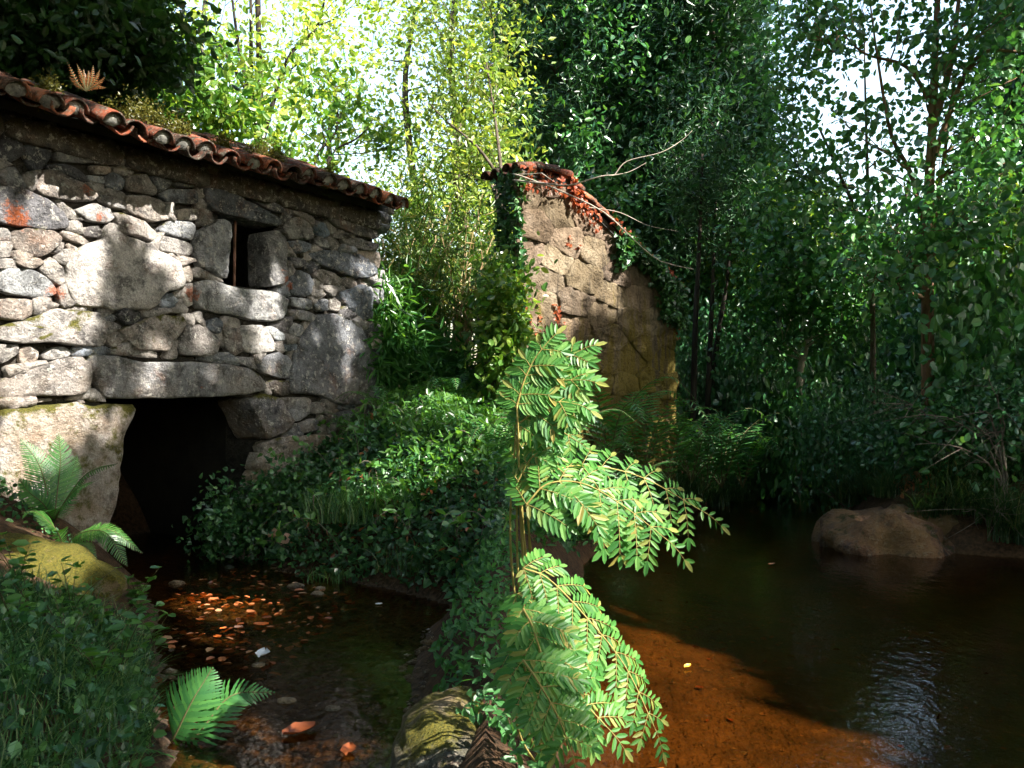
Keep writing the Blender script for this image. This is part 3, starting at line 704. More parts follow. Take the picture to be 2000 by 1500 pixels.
def build_mill():
    g = np.random.default_rng(3)
    # core behind the stones, with the two holes left open
    a = Acc()
    d0, d1 = DOOR_HOLE[:, 0].min() - .10, DOOR_HOLE[:, 0].max() - .03
    dz = 1.50
    w0, w1 = WIN_HOLE[:, 0].min() - .22, WIN_HOLE[:, 0].max() + .02; wz0, wz1 = WIN_HOLE[:, 1].min(), WIN_HOLE[:, 1].max()
    u_end = 6.0
    T = -0.62; F0 = -0.012
    box_uz(a, 0.05, d0, -0.4, dz, T, F0); box_uz(a, d1, u_end, -0.4, dz, T, F0)
    box_uz(a, 0.05, w0, dz, 3.69, T, F0); box_uz(a, w1, u_end, dz, 3.69, T, F0)
    box_uz(a, w0, w1, dz, wz0, T, F0); box_uz(a, w0, w1, wz1, 3.69, T, F0)
    # side, back and floor between mill room and tunnel
    box_uz(a, 0.05, 0.6, -0.4, 3.64, -4.6, T); box_uz(a, u_end - .5, u_end, -0.4, 3.64, -4.6, T); box_uz(a, 0.05, u_end, -0.4, 3.64, -4.9, -4.6)
    box_uz(a, 0.6, u_end - .5, 1.62, 1.78, -4.6, T)
    core = a.build('wall', M['mortar'], mill, False)
    a = Acc()
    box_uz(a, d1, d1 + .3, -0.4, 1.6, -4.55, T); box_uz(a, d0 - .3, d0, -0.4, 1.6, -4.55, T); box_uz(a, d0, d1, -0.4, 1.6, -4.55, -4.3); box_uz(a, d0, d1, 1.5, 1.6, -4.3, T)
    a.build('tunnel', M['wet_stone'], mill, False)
    def put(name, geo, moss, tint, parent):
        V, F = geo; F = orient(V, F, np.array((NW[0], NW[1], 0)))
        o = child_mesh(name, V, F, M['granite'], parent, True)
        k = g.uniform(0.65, 1.25); t = TINT[tint]; s = g.normal(0, 0.05)
        o.color = (t[0] * k * (1 + s), t[1] * k, t[2] * k * (1 - s), moss)
        return o
    blocks = [DOOR_HOLE, WIN_HOLE]
    polys = []
    for moss, tint, P in ST:
        uz = np.array([wall_uz(*p) for p in P]); blocks.append(uz); polys.append((moss, tint, uz))
    opens = []
    for name, moss, tint, P in OPEN:
        uz = np.array([wall_uz(*p) for p in P]); blocks.append(uz); opens.append((name, moss, tint, uz))
    k = 0
    for moss, tint, uz in polys:
        ext = np.ptp(uz, axis=0); s = math.sqrt(ext[0] * ext[1])
        hgt = float(np.clip(0.030 + s * 0.10, 0.035, 0.09)) * g.uniform(0.8, 1.2)
        c = uz.mean(0); uz = c + (uz - c) * 1.07
        put('stone', stone_geo(uz, wall_p, hgt, 0.09, 0.04 if s < .5 else 0.05, 3 if s < 0.25 else 5, 0.42, k, 1), moss, tint, core); k += 1
    for name, moss, tint, uz in opens:
        hgt = 0.09
        put(name, stone_geo(uz, wall_p, hgt, 0.22 if 'window' in name else 0.40, 0.05, 5, 0.35, 500 + k, 1), moss, tint, core); k += 1
    cells = fill_cells(OUTL, blocks, 0.19, 0.10, 8, tries=9000)
    cells.sort(key=lambda c: -c[1])
    small = Acc(); nind = 300 - len(polys) - 2
    tints = ['g', 'w', 'w', 'b', 'p', 'd', 'g']
    for q, (P, ar) in enumerate(cells):
        hgt = float(np.clip(0.02 + math.sqrt(ar) * 0.28, 0.025, 0.07)) * g.uniform(0.5, 1.2)
        geo = stone_geo(P, wall_p, hgt, 0.09, 0.04, 2, 0.55, 900 + q, 1)
        if q < nind:
            z = P[:, 1].mean(); moss = max(0, g.normal(0.0, 0.12)) + (0.12 if z < 1.7 else 0)
            put('stone', geo, moss, tints[g.integers(len(tints))], core)
        else:
            small.add(geo[0], orient(geo[0], geo[1], np.array((NW[0], NW[1], 0))))
    if small.n:
        o = small.build('packing_stone', M['granite'], core, True); o['kind'] = 'stuff'; o.color = (1.05, 1, .94, 0.0)
    # iron bar in the window
    b = wall_uz(468, 562); t = wall_uz(470, 425)
    V, F = tube(wall_p([b[0], t[0]], [b[1], t[1]], [-0.08, -0.08]), 0.014, 6)
    child_mesh('window_bar', V, F, M['rust'], mill)

    # ---- roof: eave ledge, deck, barrel tiles
    over = 0.50; ze = wall_uz(400, 268, over)[1] - 0.19; slope = math.tan(R(21))
    def roof_p(u, s, h):   # s: distance from the eave edge up the roof (plan), h above deck
        return wall_p(u, ze + 0.02 + np.asarray(s, float) * slope + np.asarray(h, float), over - np.asarray(s, float))
    roof = None
    a = Acc()
    us = [0.02, 6.0]
    top, bot = 0.0, -0.07
    c = np.concatenate([roof_p([us[0], us[1], us[1], us[0]], [0.3, 0.3, 2.7, 2.7], [top] * 4), roof_p([us[0], us[1], us[1], us[0]], [0.3, 0.3, 2.7, 2.7], [bot] * 4)])
    a.add(c, np.array([[0, 1, 2, 3], [4, 7, 6, 5], [0, 4, 5, 1], [1, 5, 6, 2], [2, 6, 7, 3], [3, 7, 4, 0]]))
    zt = ze + .02 + 2.7 * slope
    c = wall_p([us[0], us[1], us[1], us[0]] * 2, [zt, zt, ze, ze, zt - .07, zt - .07, ze - .07, ze - .07], [over - 2.7, over - 2.7, -5.2, -5.2] * 2)
    a.add(c, np.array([[0, 1, 2, 3], [4, 7, 6, 5], [0, 4, 5, 1], [1, 5, 6, 2], [2, 6, 7, 3], [3, 7, 4, 0]]))
    roof = a.build('roof', M['dark_stone'], mill, False)
    # cornice slabs under the tiles
    u = 0.0; q = 0
    while u < 5.6:
        w = g.uniform(0.55, 0.95)
        P = np.array([(u, 3.40), (u + w - .02, 3.42), (u + w - .02, 3.60), (u, 3.61)])
        V, F = stone_geo(P, lambda uu, zz, hh: wall_p(uu, zz, hh + 0.02), 0.09, 0.1, 0.08, 3, 0.35, 4000 + q)
        F = orient(V, F, np.array((NW[0], NW[1], 0)))
        o = child_mesh('eave_slab', V, F, M['granite'], roof, True); o.color = (0.4, 0.36, 0.3, 0.12)
        u += w; q += 1
    # tiles share two meshes
    n = 9; L = 0.46
    def barrel(r0, r1, th, inv):
        ang = np.linspace(0, math.pi, n); V = []
        for s, r in ((0, r0), (L * .5, (r0 + r1) / 2), (L, r1)):
            for rr in (r, r - th):
                z = np.sin(ang) * rr * (-1 if inv else 1)
                V.append(np.stack([np.cos(ang) * rr, np.full(n, s), z], 1))
        V = np.concatenate(V); Q = []
        def rid(ring, k): return ring * n + k
        for k in range(n - 1):
            for s in (0, 2):
                Q.append([rid(s, k), rid(s, k + 1), rid(s + 2, k + 1), rid(s + 2, k)])
                Q.append([rid(s + 1, k), rid(s + 3, k), rid(s + 3, k + 1), rid(s + 1, k + 1)])
            Q.append([rid(0, k), rid(1, k), rid(1, k + 1), rid(0, k + 1)]); Q.append([rid(4, k), rid(4, k + 1), rid(5, k + 1), rid(5, k)])
        for s in (0, 2):
            Q.append([rid(s, 0), rid(s + 2, 0), rid(s + 3, 0), rid(s + 1, 0)]); Q.append([rid(s, n - 1), rid(s + 1, n - 1), rid(s + 3, n - 1), rid(s + 2, n - 1)])
        return mesh_np('tile', V, np.array(Q), True)
    cover = barrel(0.105, 0.082, 0.016, False); pan = barrel(0.095, 0.075, 0.014, True)
    for m_ in (cover, pan): m_.materials.append(M['tile'])
    ang = np.linspace(0, 2 * math.pi, 10, endpoint=False)
    Vp = np.concatenate([np.stack([np.cos(ang) * .085, np.full(10, .03), np.sin(ang) * .06 + .035], 1), [(0, -.004, .03)]])
    plug = mesh_np('mortar_plug', Vp, np.array([[k, (k + 1) % 10, 10] for k in range(10)]), True); plug.materials.append(M['tile_mortar'])
    ex = np.array((DL[0], DL[1], 0)); ey = unit(np.array((-NW[0], -NW[1], slope))); ezv = np.cross(ex, ey)
    if ezv[2] < 0: ex = -ex; ezv = np.cross(ex, ey)
    base = np.array(mill.location)
    step = 0.232
    for row in range(5):
        for c_ in range(25):
            for kind, me, du, dh in (('cover', cover, 0.0, 0.055), ('pan', pan, step / 2, 0.09)):
                if c_ == 0 and kind == 'pan' and False: continue
                uu = 0.14 + c_ * step + du + g.normal(0, .008)
                s = -0.04 + row * 0.36 + g.normal(0, .022)
                p = roof_p([uu], [s], [dh + g.normal(0, .008) + 0.03 * math.sin(uu * 1.7)])[0] - base
                o = bpy.data.objects.new('roof_tile', me); link(o, roof)
                rz = g.normal(0, .05); rx = g.normal(0, .03) + 0.02; ry = g.normal(0, .05)
                mt = Matrix((ex, ey, ezv)).transposed().to_4x4() @ Matrix.Rotation(rz, 4, 'Z') @ Matrix.Rotation(rx, 4, 'X') @ Matrix.Rotation(ry, 4, 'Y')
                mt.translation = Vector(p); o.matrix_local = mt
                if row == 0 and kind == 'cover' and g.random() < 0.85:
                    o2 = bpy.data.objects.new('mortar_plug', plug); link(o2, roof)
                    o2.matrix_local = mt @ Matrix.Translation((0, .01, 0))
build_mill()

# ------------------------------------------------------------------ the plastered shed
SA = np.array((0.05, 9.6)); SB = np.array((2.11, 11.3)); SD = (SB - SA) / np.linalg.norm(SB - SA); SL = float(np.linalg.norm(SB - SA))
SN = np.array((SD[1], -SD[0]))
def shed_p(u, z, h=0.0):
    u = np.asarray(u, float).ravel(); z = np.asarray(z, float).ravel(); h = np.broadcast_to(np.asarray(h, float).ravel(), u.shape)
    xy = SA[None] + u[:, None] * SD[None] + h[:, None] * SN[None]
    return np.concatenate([xy, z[:, None]], 1)
def shed_uz(px, py):
    k = (px - CX) / FPX
    u = (k * SA[1] - SA[0]) / (SD[0] - k * SD[1]); Y = SA[1] + u * SD[1]
    return u, EYE + (HY - py) / FPX * Y
shed = thing('plastered_shed', 'weathered ochre plastered stone shed wall with a red tiled sloping verge', 'shed', (SA[0], SA[1], 0))
V_TOP = [(0.0, 4.0), (0.75, 4.0)] + [shed_uz(px, py) for px, py in [(1112, 372), (1180, 440), (1240, 500), (1290, 545), (1318, 575)]]

def build_shed():
    g = np.random.default_rng(21)
    top = np.array(V_TOP); uE = top[-1][0]
    outl = np.concatenate([top, [(uE, 0.2), (0.0, 0.2)]])
    # core
    a = Acc()
    ring = outl; n = len(ring); c = ring.mean(0)
    V = np.concatenate([shed_p(ring[:, 0], ring[:, 1], -0.02), shed_p([c[0]], [c[1]], -0.02), shed_p(ring[:, 0], ring[:, 1], -0.5) + np.array((0.30, 0.16, 0)), shed_p([c[0]], [c[1]], -0.5) + np.array((0.30, 0.16, 0))])
    T = [[k, (k + 1) % n, n] for k in range(n)] + [[n + 1 + (k + 1) % n, n + 1 + k, 2 * n + 1] for k in range(n)]
    Q = [[k, n + 1 + k, n + 1 + (k + 1) % n, (k + 1) % n] for k in range(n)]
    a.add(V, [np.array(Q), np.array(T)])
    # side walls and back
    def bx(u0, u1, z0, z1, h0, h1):
        p = shed_p([u0, u1, u1, u0] * 2, [z0, z0, z1, z1] * 2, [h0] * 4 + [h1] * 4)
        a.add(p, np.array([[0, 1, 2, 3], [4, 7, 6, 5], [0, 4, 5, 1], [1, 5, 6, 2], [2, 6, 7, 3], [3, 7, 4, 0]]))
    SK = np.array((0.16, 1.0)) * 2.6      # the old shed is out of square: its side walls run straight back
    def side(u0, u1, z1):
        q = []
        for z in (0.2, z1):
            for u, b in ((u0, 0), (u1, 0), (u1, 1), (u0, 1)):
                p = SA + SD * u - SN * 0.05 + SK * b; q.append((p[0], p[1], z))
        a.add(np.array(q), np.array([[0, 1, 2, 3], [4, 7, 6, 5], [0, 4, 5, 1], [1, 5, 6, 2], [2, 6, 7, 3], [3, 7, 4, 0]]))
    side(0.12, 0.5, 3.85); side(uE - .45, uE - .02, top[-1][1] - .1)
    wall = a.build('wall', M['plaster'], shed, False)
    cells = fill_cells(outl, [], 0.46, 0.30, 5, tries=2500)
    hl = hull(outl)
    for q, (P, ar) in enumerate(cells):
        c = P.mean(0); poly = [tuple(v) for v in c + (P - c) * 1.02]
        e = np.roll(hl, -1, 0) - hl
        for k in range(len(hl)):
            poly = clip_half(poly, hl[k], (e[k][1], -e[k][0]))
            if len(poly) < 3: break
        if len(poly) < 3: continue
        V, F = stone_geo(np.array(poly), shed_p, 0.04 * g.uniform(0.3, 1.6), 0.05, 0.045, 5, 0.8, 7000 + q, 1)
        F = orient(V, F, np.array((SN[0], SN[1], 0)))
        o = child_mesh('stone', V, F, M['plaster'], wall, True)
        k = g.uniform(0.6, 1.05); o.color = (k, k * g.uniform(.95, 1.03), k * g.uniform(.9, 1.05), 1)
    # roof planes behind the verge
    a = Acc()
    for (u0, z0), (u1, z1) in zip(top[:-1], top[1:]):
        fr = shed_p([u0, u1], [z0, z1], [0.06, 0.06]); bk = fr[::-1] + np.array((0.16 * 2.8, 2.8, 0))
        p = np.concatenate([fr, bk]); p = np.concatenate([p + (0, 0, .02), p - (0, 0, .05)])
        a.add(p, np.array([[0, 1, 2, 3], [4, 7, 6, 5], [0, 4, 5, 1], [1, 5, 6, 2], [2, 6, 7, 3], [3, 7, 4, 0]]))
    roof = a.build('roof', M['dark_stone'], shed, False)
    # verge tiles laid along the slope
    path = resample(top, 60)
    d = np.concatenate(([0], np.cumsum(np.linalg.norm(np.diff(path, axis=0), axis=1))))
    n = 8; L = 0.34
    ang = np.linspace(0, math.pi, n); Vt = []
    for s, r in ((0, .10), (L, .078)):
        for rr in (r, r - .018): Vt.append(np.stack([np.full(n, s), np.cos(ang) * rr, np.sin(ang) * rr], 1))
    Vt = np.concatenate(Vt); Q = []
    for k in range(n - 1):
        Q += [[k, k + 1, 2 * n + k + 1, 2 * n + k], [n + k, 3 * n + k, 3 * n + k + 1, n + k + 1], [k, n + k, n + k + 1, k + 1], [2 * n + k, 2 * n + k + 1, 3 * n + k + 1, 3 * n + k]]
    Q += [[0, 2 * n, 3 * n, n], [n - 1, 2 * n - 1, 4 * n - 1, 3 * n - 1]]
    tile = mesh_np('verge_tile', Vt, np.array(Q), True); tile.materials.append(M['tile'])
    base = np.array(shed.location)
    for col, h in enumerate((0.03, -0.17, -0.37, -0.57)):
        s = 0.12
        while s < d[-1] - .1:
            i = np.interp(s, d, np.arange(60)); p2 = np.array([np.interp(s, d, path[:, 0]), np.interp(s, d, path[:, 1])])
            q2 = np.array([np.interp(s + .2, d, path[:, 0]), np.interp(s + .2, d, path[:, 1])]); t2 = unit((q2 - p2)[None])[0]
            # tiles run down the slope, wide end lowest: x axis points up the slope
            ex = -(np.array((SD[0], SD[1], 0)) * t2[0] + np.array((0, 0, 1)) * t2[1]); ey = np.array((SN[0], SN[1], 0.0)); ez = np.cross(ex, ey)
            if ez[2] < 0: ey = -ey; ez = np.cross(ex, ey)
            p = shed_p([q2[0]], [q2[1] + .05], [h])[0] - base
            o = bpy.data.objects.new('verge_tile', tile); link(o, roof)
            mt = Matrix((ex, ey, ez)).transposed().to_4x4() @ Matrix.Rotation(g.normal(.05, .04), 4, 'Y') @ Matrix.Rotation(g.normal(0, .06), 4, 'Z')
            mt.translation = Vector(p); o.matrix_local = mt
            s += 0.225
    # pale ridge slab at the top
build_shed()

# ------------------------------------------------------------------ plant tools
def ellipsoid_clumps(center, rad, n, g, shell=0.5):
    v = unit(g.normal(size=(n, 3))); r = g.uniform(shell ** 3, 1, n) ** (1 / 3)
    return np.asarray(center) + v * r[:, None] * np.asarray(rad)

def limbs_to(acc, nodes, node_r, targets, g, rmin=0.006, sides=5, wob=0.12, share=1.0):
    """limbs from trunk nodes (and from earlier limbs) to foliage clumps"""
    nodes = [np.asarray(n) for n in nodes]; rr = list(node_r)
    order = np.argsort(np.linalg.norm(targets - nodes[len(nodes) // 2], axis=1))
    for i in order:
        if g.random() > share: continue
        c = targets[i]; A = np.array(nodes)
        d = np.linalg.norm(A - c, axis=1) + 2.0 * np.clip(A[:, 2] - c[2] + 0.25, 0, None)
        k = int(np.argmin(d)); a = A[k]; L = np.linalg.norm(c - a)
        if L < 0.05: continue
        mid = (a + c) / 2 + g.normal(0, wob * L, 3) + np.array((0, 0, -0.06 * L))
        pts = bez(a, mid, c, 6)
        r0 = max(min(rr[k] * 0.6, 0.012 + 0.018 * L), rmin)
        r = np.linspace(r0, rmin * .6, 6)
        V, F = tube(pts, r, sides); acc.add(V, F)
        for q in (2, 4): nodes.append(pts[q]); rr.append(r[q])

def foliage(clumps, sigma, per, L, W, g, shape='diamond', up=0.35, droop=0.0, flat=1.0, lj=0.35):
    n = len(clumps) * per
    sg = np.asarray(sigma) * np.ones(3)
    C = np.repeat(clumps, per, 0) + g.normal(size=(n, 3)) * sg * (0.6 + 0.8 * np.repeat(g.random(len(clumps)), per))[:, None]
    A = unit(g.normal(size=(n, 3)) + np.array((0, 0, -droop)) + 0.5 * unit(C - np.repeat(clumps, per, 0)))
    N = unit(g.normal(size=(n, 3)) * flat + np.array((0, 0, up)))
    s = 1 + lj * g.normal(size=n).clip(-2, 2) * .6
    return leaves(C, A, N, L * s, W * s, shape)

def tree(name, label, trunk, tr, clumps, sigma, per, L, W, lm, bm, seed, group=None, shape='diamond', up=0.35, droop=0.0, cat='tree', share=1.0, extra=(), rmin=0.006):
    g = np.random.default_rng(seed)
    trunk = smooth_path(trunk, 18)
    rad = np.linspace(tr, tr * 0.35, len(trunk)); rad[:2] *= (1.35, 1.12)
    rad = rad * (1 + 0.08 * g.normal(size=len(trunk)))
    base = trunk[0]
    t = thing(name, label, cat, base, group)
    a = Acc(); V, F = tube(trunk, rad, 9); a.add(V, F)
    m = len(trunk) // 4
    nodes = list(trunk[m:]); nr = list(rad[m:])
    for pts, r in extra:
        p = smooth_path(pts, 12); r_ = np.linspace(r, r * .3, len(p)); V, F = tube(p, r_, 7); a.add(V, F); nodes += list(p[3:]); nr += list(r_[3:])
    limbs_to(a, nodes, nr, clumps, g, share=share, rmin=rmin)
    a.build('trunk', M[bm], t)
    V, F = foliage(clumps, sigma, per, L, W, g, shape, up, droop)
    child_mesh('crown', V, F, M[lm], t)
    return t

def frond_comb(rach, face, pairs, pl, pw, g, acc_leaf, acc_stem, start=0.1, sr=0.006, droop=0.25, ang=72, seg=7, lobes=True):
    """once-pinnate frond along the rachis polyline"""
    P = smooth_path(rach, 24); P = resample(P, 40)
    T = unit(np.gradient(P, axis=0)); Nn = np.asarray(face, float) - (T @ np.asarray(face, float))[:, None] * T; Nn = unit(Nn); B = np.cross(T, Nn)
    V, F = tube(P, np.linspace(sr, sr * .25, 40), 5); acc_stem.add(V, F)
    ts = start + (1 - start) * np.linspace(0, 1, pairs) ** 0.95
    for t in ts:
        x = t * 39; i = min(int(x), 38); f = x - i
        p = P[i] * (1 - f) + P[i + 1] * f; tt = T[i]; nn = Nn[i]; bb = B[i]
        w = (t - start) / (1 - start)
        prof = min(1.0, 0.45 + 1.9 * w) * (1 - w ** 2.2) + 0.03
        L = pl * prof * g.uniform(.93, 1.05); Wd = pw * (0.45 + 0.55 * prof)
        a_ = R(ang - 22 * w + g.normal(0, 2.5))
        for sd in (-1, 1):
            ax = unit((tt * math.cos(a_) + bb * sd * math.sin(a_))[None])[0]
            s = np.linspace(0, 1, seg + 1)[:, None]
            c = p + ax * s * L - nn * (droop * L * s ** 2) + tt * (0.12 * L * s ** 2)
            side = np.cross(ax, nn)
            hw = Wd * np.sqrt(np.clip(1 - s ** 1.7, 0, 1)) + 0.0004
            if lobes: hw = hw * np.where(np.arange(seg + 1)[:, None] % 2 == 0, 1.0, 0.66)
            V = np.concatenate([c + side * hw, c - side * hw]); k = np.arange(seg)
            acc_leaf.add(V, np.stack([k, k + 1, seg + 2 + k, seg + 1 + k], 1))

def two_slot(name, la, m1, sa, m2, parent):
    V1, F1 = la.get(); V2, F2 = sa.get(); nf = sum(len(f) for f in F1)
    o = child_mesh(name, np.concatenate([V1, V2]), F1 + [f + len(V1) for f in F2], m1, parent, False)
    # mesh_np keeps the order of the face blocks
    o.data.materials.append(m2); idx = np.zeros(len(o.data.polygons), dtype=np.int32); idx[nf:] = 1
    o.data.polygons.foreach_set('material_index', idx); return o

def fern(name, label, base, fronds, mat, g, group=None, pairs=34, pw=0.012, stem='rachis_green', cat='fern', start=.12):
    """fronds: list of (points, face, pinna length)"""
    t = thing(name, label, cat, base, group)
    for pts, face, pl in fronds:
        la, sa = Acc(), Acc()
        frond_comb(pts, face, pairs, pl, pw, g, la, sa, start)
        two_slot('frond', la, M[mat], sa, M[stem], t)
    return t

def random_fern(name, label, n, length, rise, mat, seed, group=None, pl=0.1, pairs=26, pw=0.010, az=None):
    g = np.random.default_rng(seed); fr = []
    for k in range(n):
        a = az[k] if az else 2 * math.pi * (k + g.uniform(-.3, .3)) / n
        d = np.array((math.cos(a), math.sin(a), 0)); l = length * g.uniform(.75, 1.1); up = rise * g.uniform(.8, 1.2)
        pts = [(0, 0, 0), d * l * .3 + (0, 0, up * .75), d * l * .68 + (0, 0, up), d * l + (0, 0, up * .72)]
        fr.append((np.array(pts), d * -0.3 + np.array((0, 0, 1.0)), pl * g.uniform(.85, 1.15)))
    return fern(name, label, (0, 0, 0), fr, mat, g, group, pairs, pw)

def royal_frond(rach, face, npairs, plen, g, parent, start=0.0, droop=0.35, pin=0.06, sides=(1, 1), ang=62, npin=12, stem=None):
    """bipinnate frond with oblong leaflets: a stalk with one child per pinna; stem: points of the bare stalk below"""
    P = resample(smooth_path(rach, 24), 50)
    T = unit(np.gradient(P, axis=0)); Nn = np.asarray(face, float) - (T @ np.asarray(face, float))[:, None] * T; Nn = unit(Nn); B = np.cross(T, Nn)
    sa = Acc(); V, F = tube(P, np.linspace(.0034, .0012, 50), 6); sa.add(V, F)
    if stem is not None:
        q = smooth_path(list(stem) + [P[0]], 16); V, F = tube(q, np.linspace(.005, .0034, len(q)), 6); sa.add(V, F)
    pin_acc = []
    for q in range(npairs + 1):
        w = q / npairs; t = start + (1 - start) * w
        i = min(int(t * 49), 48); p = P[i]; tt, nn, bb = T[i], Nn[i], B[i]
        prof = (min(1, .75 + w)) * (1 - 0.62 * w ** 1.6)
        for sd in ((-1, 1) if q < npairs else (0,)):
            k = sides[0] if sd < 0 else sides[1]
            if sd != 0 and k <= 0: continue
            L = plen * prof * (k if sd else 0.9) * g.uniform(.9, 1.1)
            a_ = R(ang - 14 * w + g.normal(0, 5)) if sd else 0
            ax = unit((tt * math.cos(a_) + bb * sd * math.sin(a_) + nn * g.normal(0, .10))[None])[0]
            m = max(4, int(round(npin * L / plen)))
            s = np.linspace(0.05, 1, m)[:, None]
            dr = droop * g.uniform(.6, 1.4)
            c = p + ax * s * L - nn * (dr * L * s ** 2) + np.array((0, 0, -0.12)) * L * s ** 2
            axis = unit(np.gradient(c, axis=0)); side = unit(np.cross(axis, nn)); pn = np.cross(side, axis)
            la = Acc(); st = Acc(); V, F = tube(np.concatenate([p[None], c]), np.linspace(.0014, .0007, m + 1), 4); st.add(V, F)
            for e in (-1, 1):
                pa = R(62) - R(18) * s
                A = axis * np.cos(pa) + side * e * np.sin(pa) - pn * 0.10
                lf = pin * (0.78 + 0.35 * np.sin(np.pi * np.clip(s, 0, 1) * .8)) * (0.6 + .4 * prof); lf = lf[:, 0] * g.uniform(.72, 1.12, m) * np.where(g.random(m) < .04, .5, 1)
                N_ = unit(pn + g.normal(0, .24, (m, 3)) + side * e * -0.15)
                V, F = leaves(c, A, N_, lf, lf * 0.33 * g.uniform(.85, 1.15, m), 'oval'); la.add(V, F)
            V, F = leaves(c[-1:], axis[-1:], pn[-1:], pin * .85 * np.ones(1), pin * .3 * np.ones(1), 'oval'); la.add(V, F)
            pin_acc.append((la, st))
    o = sa.build('frond', M['rachis'], parent)
    for la, st in pin_acc: two_slot('pinna', la, M['royal'], st, M['rachis'], o)

def blades(C, Ltop, W, g, lean=0.5, seg=4, dirs=None):
    """arching grass blades"""
    n = len(C); a = g.uniform(0, 2 * math.pi, n) if dirs is None else dirs
    d = np.stack([np.cos(a), np.sin(a), np.zeros(n)], 1); L = Ltop * g.uniform(.5, 1.15, n); le = lean * g.uniform(.4, 1.5, n)
    s = np.linspace(0, 1, seg + 1)
    V = []; side = np.stack([-np.sin(a), np.cos(a), np.zeros(n)], 1)
    cen = C[:, None, :] + d[:, None, :] * (L * le)[:, None, None] * (s ** 1.8)[None, :, None] + np.array((0, 0, 1.0)) * (L[:, None] * (s[None] - 0.45 * le[:, None] * s[None] ** 2.6))[..., None]
    hw = W * (1 - s ** 1.5)[None, :, None] + .0006
    V = np.stack([cen + side[:, None, :] * hw, cen - side[:, None, :] * hw], 2).reshape(n, -1, 3)
    k = np.arange(seg); q = np.stack([2 * k, 2 * k + 1, 2 * k + 3, 2 * k + 2], 1)
    F = (np.arange(n)[:, None, None] * (2 * (seg + 1)) + q[None]).reshape(-1, 4)
    return V.reshape(-1, 3), F

def scatter(poly, n, g, dmin=0.0):
    poly = np.asarray(poly, float); lo, hi = poly.min(0), poly.max(0); out = np.zeros((0, 2))
    while len(out) < n:
        c = g.uniform(lo, hi, (n * 2, 2)); c = c[poly_sd(c, poly) < 0]
        if dmin > -9: c = c[shore(c) > dmin]
        out = np.concatenate([out, c])
    out = out[:n]; return np.concatenate([out, ground_z(out[:, 0], out[:, 1])[:, None]], 1)

def rock(name, label, c, rad, mat, seed, moss=0.3, tint=(1, 1, 1), rough=0.22, cat='rock', group=None, sub=4, parent=None, cut=None):
    bm = bmesh.new(); bmesh.ops.create_icosphere(bm, subdivisions=sub, radius=1.0)
    g = random.Random(seed); o3 = Vector((g.uniform(0, 50), g.uniform(0, 50), g.uniform(0, 50)))
    for v in bm.verts:
        p = v.co.normalized()
        d = 1 + rough * noise.noise(p * 1.3 + o3) + rough * .5 * noise.noise(p * 3.1 + o3) + rough * .2 * noise.noise(p * 8 + o3)
        q = p * d
        v.co = Vector((q.x * rad[0], q.y * rad[1], q.z * rad[2]))
    me = bpy.data.meshes.new(name); bm.to_mesh(me); bm.free()
    for p in me.polygons: p.use_smooth = True
    me.materials.append(M[mat])
    o = bpy.data.objects.new(name, me); o.location = Vector([float(v) for v in c]); link(o)
    o.color = (*tint, moss)
    return tag(o, label, cat, group)

